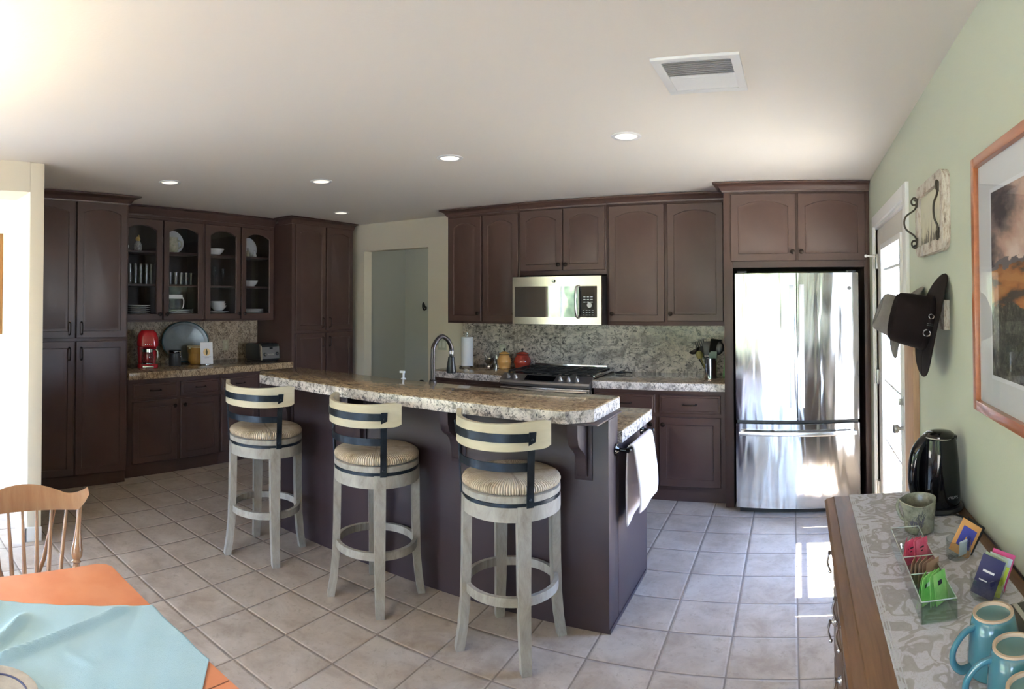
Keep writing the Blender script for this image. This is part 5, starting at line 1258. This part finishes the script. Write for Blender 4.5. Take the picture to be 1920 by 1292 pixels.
obj('glazing', MB().poly([(XR - .014, py0 + fw, pz0 + fw), (XR - .014, py1 - fw, pz0 + fw), (XR - .014, py1 - fw, pz1 - fw), (XR - .014, py0 + fw, pz1 - fw)]), PANE, t)
# serving tray hung on the wall
m, nt, b = _new('distressed_wood'); v = coords(nt, (9, 2, 2)); n0 = N(nt, 'ShaderNodeTexNoise', Scale=9, Detail=7, Roughness=.75); L(nt, v, n0.inputs[0])
L(nt, ramp(nt, n0.outputs[0], [(.36, (.13, .10, .08)), (.45, (.40, .34, .28)), (.56, (.56, .53, .47)), (.7, (.36, .34, .35))]), b.inputs['Base Color']); b.inputs['Roughness'].default_value = .8; DW = m
m, nt, b = _new('tray_picture'); tc = nt.nodes.new('ShaderNodeTexCoord'); sp = nt.nodes.new('ShaderNodeSeparateXYZ'); L(nt, tc.outputs['Object'], sp.inputs[0])
n0 = N(nt, 'ShaderNodeTexNoise', Scale=22, Detail=7, Roughness=.7); L(nt, coords(nt, (1, 1.6, .55)), n0.inputs[0])
g = N(nt, 'ShaderNodeMath', operation='MULTIPLY_ADD', _1=-2.2); L(nt, sp.outputs[2], g.inputs[0]); L(nt, n0.outputs[0], g.inputs[2])
c = ramp(nt, g.outputs[0], [(.52, (.60, .57, .44)), (.64, (.50, .46, .35)), (.70, (.10, .09, .08)), (.86, (.16, .14, .11))])
L(nt, c, b.inputs['Base Color']); b.inputs['Roughness'].default_value = .6; TP = m
ty0, ty1, tz0, tz1 = 2.065, 2.565, 1.748, 2.045
t = thing('serving_tray', 'weathered wood serving tray with iron handles hung on the green wall', 'tray', (XR - .01, (ty0 + ty1) / 2, (tz0 + tz1) / 2))
def rrp(y0, y1, z0, z1, r): return [(p_[0] + (y0 + y1) / 2, p_[1] + (z0 + z1) / 2) for p_ in rr((y1 - y0) / 2, (z1 - z0) / 2, r, 5)]
def ringloft(outer, inner, xo, xi):
    mb = MB(); A = [[(xi, *p_) for p_ in outer], [(xo, *p_) for p_ in outer], [(xo, *p_) for p_ in inner], [(xi + .002, *p_) for p_ in inner]]
    return mb.loft(A, caps=(False, False), smooth=False)
obj('rim', ringloft(rrp(ty0, ty1, tz0, tz1, .055), rrp(ty0 + .045, ty1 - .045, tz0 + .045, tz1 - .045, .03), XR - .030, XR - .001), DW, t)
obj('panel', MB().prism(rrp(ty0 + .02, ty1 - .02, tz0 + .02, tz1 - .02, .04), 'x', XR - .014, XR - .002), TP, t)
for yy, pf in ((ty0 + .065, .3), (ty1 - .045, 1)):
    zc = (tz0 + tz1) / 2; mb = MB()
    pts = [(XR - .046, yy, zc + .100), (XR - .034, yy, zc + .094), (XR - .036, yy, zc + .080), (XR - .050, yy, zc + .078), (XR - .056, yy, zc + .092), (XR - .046, yy, zc + .108), (XR - .032, yy, zc + .100), (XR - .040, yy, zc + .060), (XR - .078, yy, zc + .030), (XR - .088, yy, zc), (XR - .078, yy, zc - .030), (XR - .040, yy, zc - .060), (XR - .032, yy, zc - .100), (XR - .046, yy, zc - .108), (XR - .056, yy, zc - .092), (XR - .050, yy, zc - .078), (XR - .036, yy, zc - .080), (XR - .034, yy, zc - .094), (XR - .046, yy, zc - .100)]
    pts = [(XR - .032 + (q[0] - XR + .032) * pf, q[1], q[2]) for q in pts]; mb.tube(spline(pts, 4), .0042, 8)
    for s_ in (-1, 1): mb.box(XR - .034, XR - .030, yy - .016, yy + .016, zc + s_ * .085 - .02, zc + s_ * .085 + .02, .002)
    obj('handle', mb, M('aged_iron', (.045, .040, .030), .5, .6), t)
# hat rack, hats, board
t = thing('hat_rack', 'rustic wooden peg rack behind the hats on the green wall', 'rack', (XR - .01, 2.35, 1.46))
obj('board', MB().box(XR - .024, XR - .0005, 2.09, 2.72, 1.455, 1.565, .004), DW, t)
for y in (2.19, 2.55): obj('peg', MB().cyl((XR - .024, y, 1.52), (XR - .10, y, 1.54), .011, .009, 12), DW, t)
def hat(name, lab, top, bot, yc, wid, mat, ch, band=None, curl=.07, cr=(.098, .078)):
    """top/bot: (x,z) of the two brim ends seen from the side; crown points away from the wall"""
    c0 = Vector(((top[0] + bot[0]) / 2, yc, (top[1] + bot[1]) / 2)); lx = Vector((bot[0] - top[0], 0, bot[1] - top[1])); hl = lx.length / 2; ex_ = lx.normalized()
    ey_ = Vector((0, 1, 0)); ez_ = ex_.cross(ey_)
    if ez_.x > 0: ez_ = -ez_
    T = Matrix(((ex_.x, ey_.x, ez_.x, c0.x), (ex_.y, ey_.y, ez_.y, c0.y), (ex_.z, ey_.z, ez_.z, c0.z), (0, 0, 0, 1)))
    t = thing(name, lab, 'hat', c0)
    def f(u, v):
        a = 2 * PI * u; ca, sa = math.cos(a), math.sin(a)
        x_ = (cr[0] + (hl - cr[0]) * v) * ca; y_ = (cr[1] + (wid - cr[1]) * v * (1 - .25 * v * abs(sa) ** 3)) * sa
        return T @ Vector((x_, y_, curl * (abs(sa) ** 2.4) * v ** 1.8 - .018 * v ** 2 * abs(ca) ** 3))
    obj('brim', MB().grid(f, 72, 10), mat, t, thick=.004, sharp=180)
    rings = []
    n_ = 48
    for k, (s_, h_) in enumerate(((1.0, -.004), (1.0, .02), (.985, .05), (.95, ch * .62), (.90, ch * .86), (.82, ch * .97), (.68, ch))):
        rings.append([T @ Vector((cr[0] * s_ * math.cos(2 * PI * i / n_) * (1 - .0 * k), cr[1] * s_ * math.sin(2 * PI * i / n_) * (1 - .03 * k), h_ - (.0 if k < 5 else .004))) for i in range(n_)])
    for s_, dp in ((.50, .012), (.25, .026), (.03, .032)):
        rings.append([T @ Vector((cr[0] * s_ * math.cos(2 * PI * i / n_), cr[1] * s_ * .8 * math.sin(2 * PI * i / n_), ch - dp)) for i in range(n_)])
    obj('crown', MB().loft(rings, caps=(False, True)), mat, t, sharp=180)
    bd = obj('hat_band', MB().loft([[T @ Vector(((cr[0] + o_) * math.cos(2 * PI * i / n_), (cr[1] + o_) * math.sin(2 * PI * i / n_), h_)) for i in range(n_)] for o_, h_ in ((.0012, .004), (.0028, .006), (.0028, .022), (.0005, .024))], caps=(False, False)), mat, t, sharp=180)
    return t, T, bd
BF = M('black_felt', (.007, .0045, .005), .85, bmp=.15, bscale=300, spec=.15); GF = M('grey_felt', (.12, .115, .115), .9, var=(.16, .155, .15), vscale=12, bmp=.15, bscale=300)
SIL = M('silver_buckle', (.75, .76, .78), .15, 1)
t, T, bd = hat('cowboy_hat', 'large black felt cowboy hat hanging on the rack', (.528, 1.668), (.440, 1.285), 2.175, .185, BF, .150, curl=.006, cr=(.100, .085))
def onband(a, h, o_=.004): return T @ Vector(((.100 + o_) * math.cos(a), (.085 + o_) * math.sin(a), h))
def band_loop(a0, a1, h0, h1, rr_):
    pts = [onband(a0 + (a1 - a0) * (.5 - .5 * math.cos(2 * PI * i / 20)) if False else (a0 + a1) / 2 + (a1 - a0) / 2 * math.cos(2 * PI * i / 20), (h0 + h1) / 2 + (h1 - h0) / 2 * math.sin(2 * PI * i / 20)) for i in range(20)]
    return MB().tube(pts, rr_, 6, True)
obj('buckle', band_loop(-1.10, -1.34, .006, .034, .0026), SIL, bd)
mb = MB()
for a in (-1.50, -1.56): mb.tube([onband(a, .004), onband(a, .028)], .002, 6)
obj('keeper', mb, SIL, bd)
obj('tip', band_loop(-1.74, -1.90, .008, .026, .002), SIL, bd)
hat('felt_hat', 'grey felt hat hanging behind the black cowboy hat', (.522, 1.628), (.395, 1.322), 2.54, .150, GF, .132, curl=.03, cr=(.090, .078))
obj('wall_board', MB().box(XR - .030, XR - .0005, 2.66, 2.875, 0, 1.40, .002), wood('pine_board', (.30, .18, .11), (.42, .27, .17), .6, 4, 2), label='unpainted wooden board standing against the wall between door and sideboard', cat='board')

# picture in the next room
t = thing('framed_picture', 'orange wood-framed picture on the bright wall of the next room', 'picture', (-5.2, 1.12, 1.7))
fy = 1.1245
OF = M('orange_frame', (.30, .15, .05), .4)
mb = MB(); mb.box(-4.755, -4.715, fy - .03, fy, 1.28, 2.10, .003); mb.box(-5.6, -5.56, fy - .03, fy, 1.28, 2.10, .003); mb.box(-5.56, -4.755, fy - .03, fy, 1.28, 1.32, .003); mb.box(-5.56, -4.755, fy - .03, fy, 2.06, 2.10, .003)
obj('frame', mb, OF, t); obj('mat', MB().box(-5.56, -4.755, fy - .012, fy - .002, 1.32, 2.06), M('mat_board2', (.7, .7, .68), .8), t); obj('print', MB().box(-5.44, -4.88, fy - .014, fy - .0125, 1.42, 1.96), M('print_tones', (.30, .35, .30), .7, var=(.5, .42, .3), vscale=6), t)
# hook in the hall
obj('coat_hook', MB().tube(spline([(-4.345, 6.018, 1.475), (-4.343, 5.97, 1.46), (-4.343, 5.945, 1.50), (-4.343, 5.955, 1.545), (-4.343, 5.985, 1.50), (-4.343, 6.018, 1.49)], 4), .011, 8), CAST, label='small dark hook on the hall wall at the doorway edge', cat='hook')

# ------------------------------------------------------------------ table, cloth, plate, chair
tx0, tx1, ty0_, ty1_, TZ = -1.722, -.60, -.75, .757, .75
m, nt, b = _new('terracotta_tabletop'); v = coords(nt); n0 = N(nt, 'ShaderNodeTexNoise', Scale=7, Detail=5); L(nt, v, n0.inputs[0])
c = ramp(nt, n0.outputs[0], [(.35, (.60, .225, .125)), (.65, (.68, .30, .18))]); L(nt, c, b.inputs['Base Color']); b.inputs['Roughness'].default_value = .4; TERRA = m
t = thing('dining_table', 'dining table with terracotta orange tiled top', 'table', (-1.2, .0, 0))
P = [(tx0, ty0_), (tx1, ty0_), (tx1, ty1_), (tx0 + .035, ty1_), (tx0 + .012, ty1_ - .012), (tx0, ty1_ - .04)]
obj('tabletop', MB().prism(P, 'z', TZ - .028, TZ, .003), TERRA, t)
mb = MB()
for x in (-1.060,): mb.box(x - .0015, x + .0015, ty0_ + .01, ty1_ - .003, TZ, TZ + .0006)
for y in (.30, -.15): mb.box(tx0 + .01, tx1 - .01, y - .0015, y + .0015, TZ, TZ + .0006)
obj('grout_line', mb, M('table_grout', (.20, .08, .05), .8), t)
WT = wood('table_wood', (.22, .11, .05), (.34, .18, .09), .4, 3, 2)
obj('apron', MB().box(tx0 + .24, tx1 - .07, ty0_ + .07, ty1_ - .07, TZ - .11, TZ - .0285), WT, t)
for x in (tx0 + .27, tx1 - .10):
    for y in (ty0_ + .10, ty1_ - .10): obj('leg', MB().lathe([(0, 0), (.020, 0), (.026, .10), (.024, .30), (.034, .42), (.024, .46), (.034, .52), (.034, .639), (0, .639)], (x, y, 0), 18), WT, t)
A, B_, C_, D_ = Vector((-1.415, .755, 0)), Vector((-1.140, .755, 0)), Vector((-.66, .335, 0)), Vector((-1.712, .06, 0))
def cl_(u, v):
    p_ = A.lerp(B_, u).lerp(D_.lerp(C_, u), v); x_, y_ = p_.x, p_.y
    def ridge(px1, py1, px2, py2, w_, h_):
        d = Vector((px2 - px1, py2 - py1)); l_ = d.length; d /= l_; q = Vector((x_ - px1, y_ - py1)); s_ = q.dot(d); n_ = abs(q.x * d.y - q.y * d.x)
        return h_ * math.exp(-(n_ / w_) ** 2) * max(0, min(1, s_ / .06)) * max(0, min(1, (l_ - s_) / .06))
    z = .004 + .0015 * math.sin(x_ * 40 + y_ * 23) * math.sin(y_ * 31)
    z += ridge(-1.435, .70, -1.30, .27, .013, .019) + ridge(-1.50, .44, -1.33, .28, .015, .020) + ridge(-1.58, .38, -1.44, .20, .017, .020) + ridge(-1.32, .46, -1.22, .52, .012, .004)
    return (x_, y_, TZ + .001 + max(.0025, z))
cl = obj('tablecloth', MB().grid(cl_, 110, 110), M('aqua_cloth', (.34, .52, .63), .9, var=(.38, .56, .67), vscale=5, bmp=.25, bscale=500), label='pale aqua cloth laid cornerwise on the terracotta table', cat='tablecloth', thick=.0018)
t = thing('plate', 'stoneware plate with a blue ring pattern at the bottom left corner', 'plate', (-1.185, .275, TZ + .007))
obj('body', MB().lathe([(0, 0), (.055, 0), (.06, .003), (.088, .012), (.090, .015), (.086, .0155), (.058, .007), (0, .006)], (-1.185, .275, TZ + .009), 44), M('stoneware_plate', (.42, .39, .35), .3, var=(.33, .31, .29), vscale=60), t)
obj('ring_pattern', MB().tube([(-1.185 + .068 * math.cos(2 * PI * i / 44), .275 + .068 * math.sin(2 * PI * i / 44), TZ + .0193) for i in range(44)], .0022, 6, True), M('cobalt_ring', (.05, .06, .14), .3), t)

# windsor chair behind the table
CHW = M('chair_wood', (.29, .15, .08), .17, coat=.8, var=(.36, .20, .11), vscale=6, vstretch=(1, 6, 1))
cyc = .565; t = thing('windsor_chair', 'glossy honey-brown windsor chair behind the table', 'chair', (-1.80, cyc, 0))
mb = MB(); rings = []
for i in range(33):
    s_ = -1 + 2 * i / 32; y = cyc + .228 * s_; x = -2.035 + .055 * s_ * s_
    k = abs(s_)
    top = .915 - .030 * min(1, (k / .62)) ** 2 if k < .62 else .885 - .006 * math.sin((k - .62) / .24 * PI) if k < .86 else .885 + .018 * ((k - .86) / .14) ** 1.3
    bot = .825 if k < .82 else .825 + .055 * ((k - .82) / .18) ** 1.6
    w_ = .013 * (1 if k < .95 else .8)
    rings.append([(x - w_ - .008 * (top - .9) * 8, y, top - .004), (x - w_, y, bot), (x, y, bot - .003), (x + w_, y, bot), (x + w_ - .014, y, top - .004), (x - .004, y, top)])
mb.loft(rings); obj('crest_rail', mb, CHW, t, sharp=60)
seat = MB(); rings = []
for z, s_ in ((.425, .90), (.432, .98), (.448, 1.0), (.458, .97), (.456, .80), (.450, .5)):
    rings.append([(-1.80 + .215 * s_ * math.cos(2 * PI * i / 36) * (1.0), cyc + .225 * s_ * math.sin(2 * PI * i / 36) * (1 + .05 * math.cos(2 * PI * i / 36)), z) for i in range(36)])
seat.loft(rings); seat.prism([(-2.0, cyc - .05), (-2.0, cyc + .05), (-2.085, cyc + .035), (-2.085, cyc - .035)], 'z', .430, .450, .004); obj('seat', seat, CHW, t, sharp=50)
for i in range(7):
    s_ = (i - 3) / 3; yt = cyc + .158 * s_; yb = cyc + .112 * s_
    xt = -2.035 + .055 * (.165 * s_ / .245) ** 2
    obj('spindle', MB().tube([(-1.975 + .02 * s_ * s_, yb, .452), (-2.0, (yb + yt) / 2, .64), (xt, yt, .828)], [.0075, .0085, .0055], 10), CHW, t)
for s_ in (-1, 1):
    p0 = Vector((-1.955, cyc + .165 * s_, .452)); p1 = Vector((-2.0, cyc + .203 * s_, .830))
    prof = [(0, .011), (.10, .013), (.30, .014), (.44, .0145), (.50, .0125), (.515, .0175), (.53, .0125), (.545, .016), (.57, .0205), (.62, .021), (.68, .016), (.80, .0105), (.92, .009), (1, .010)]
    obj('back_post', MB().tube([p0.lerp(p1, a) for a, r_ in prof], [r_ for a, r_ in prof], 14), CHW, t)
    obj('brace_spindle', MB().tube([(-2.068, cyc + .018 * s_, .449), (-2.045, cyc + .085 * s_, .64), (-2.028, cyc + .12 * s_, .828)], [.0075, .0085, .0055], 10), CHW, t)
ft = {}
for a, b_ in ((-1, -1), (-1, 1), (1, -1), (1, 1)):
    p1 = Vector((-1.80 + .13 * a, cyc + .14 * b_, .43)); p0 = Vector((-1.80 + .20 * a, cyc + .205 * b_, 0)); ft[(a, b_)] = (p0, p1)
    prof = [(0, .011), (.15, .012), (.24, .017), (.27, .012), (.50, .020), (.66, .012), (.70, .018), (.85, .015), (1, .010)]
    obj('leg', MB().tube([p0.lerp(p1, q) for q, r_ in prof], [r_ for q, r_ in prof], 14), CHW, t)
sd = {}
for b_ in (-1, 1):
    q0 = ft[(-1, b_)][0].lerp(ft[(-1, b_)][1], .38); q1 = ft[(1, b_)][0].lerp(ft[(1, b_)][1], .38); sd[b_] = (q0 + q1) / 2
    obj('stretcher', MB().tube([q0, (q0 + q1) / 2, q1], [.008, .013, .008], 10), CHW, t)
obj('stretcher', MB().tube([sd[-1], (sd[-1] + sd[1]) / 2, sd[1]], [.008, .013, .008], 10), CHW, t)
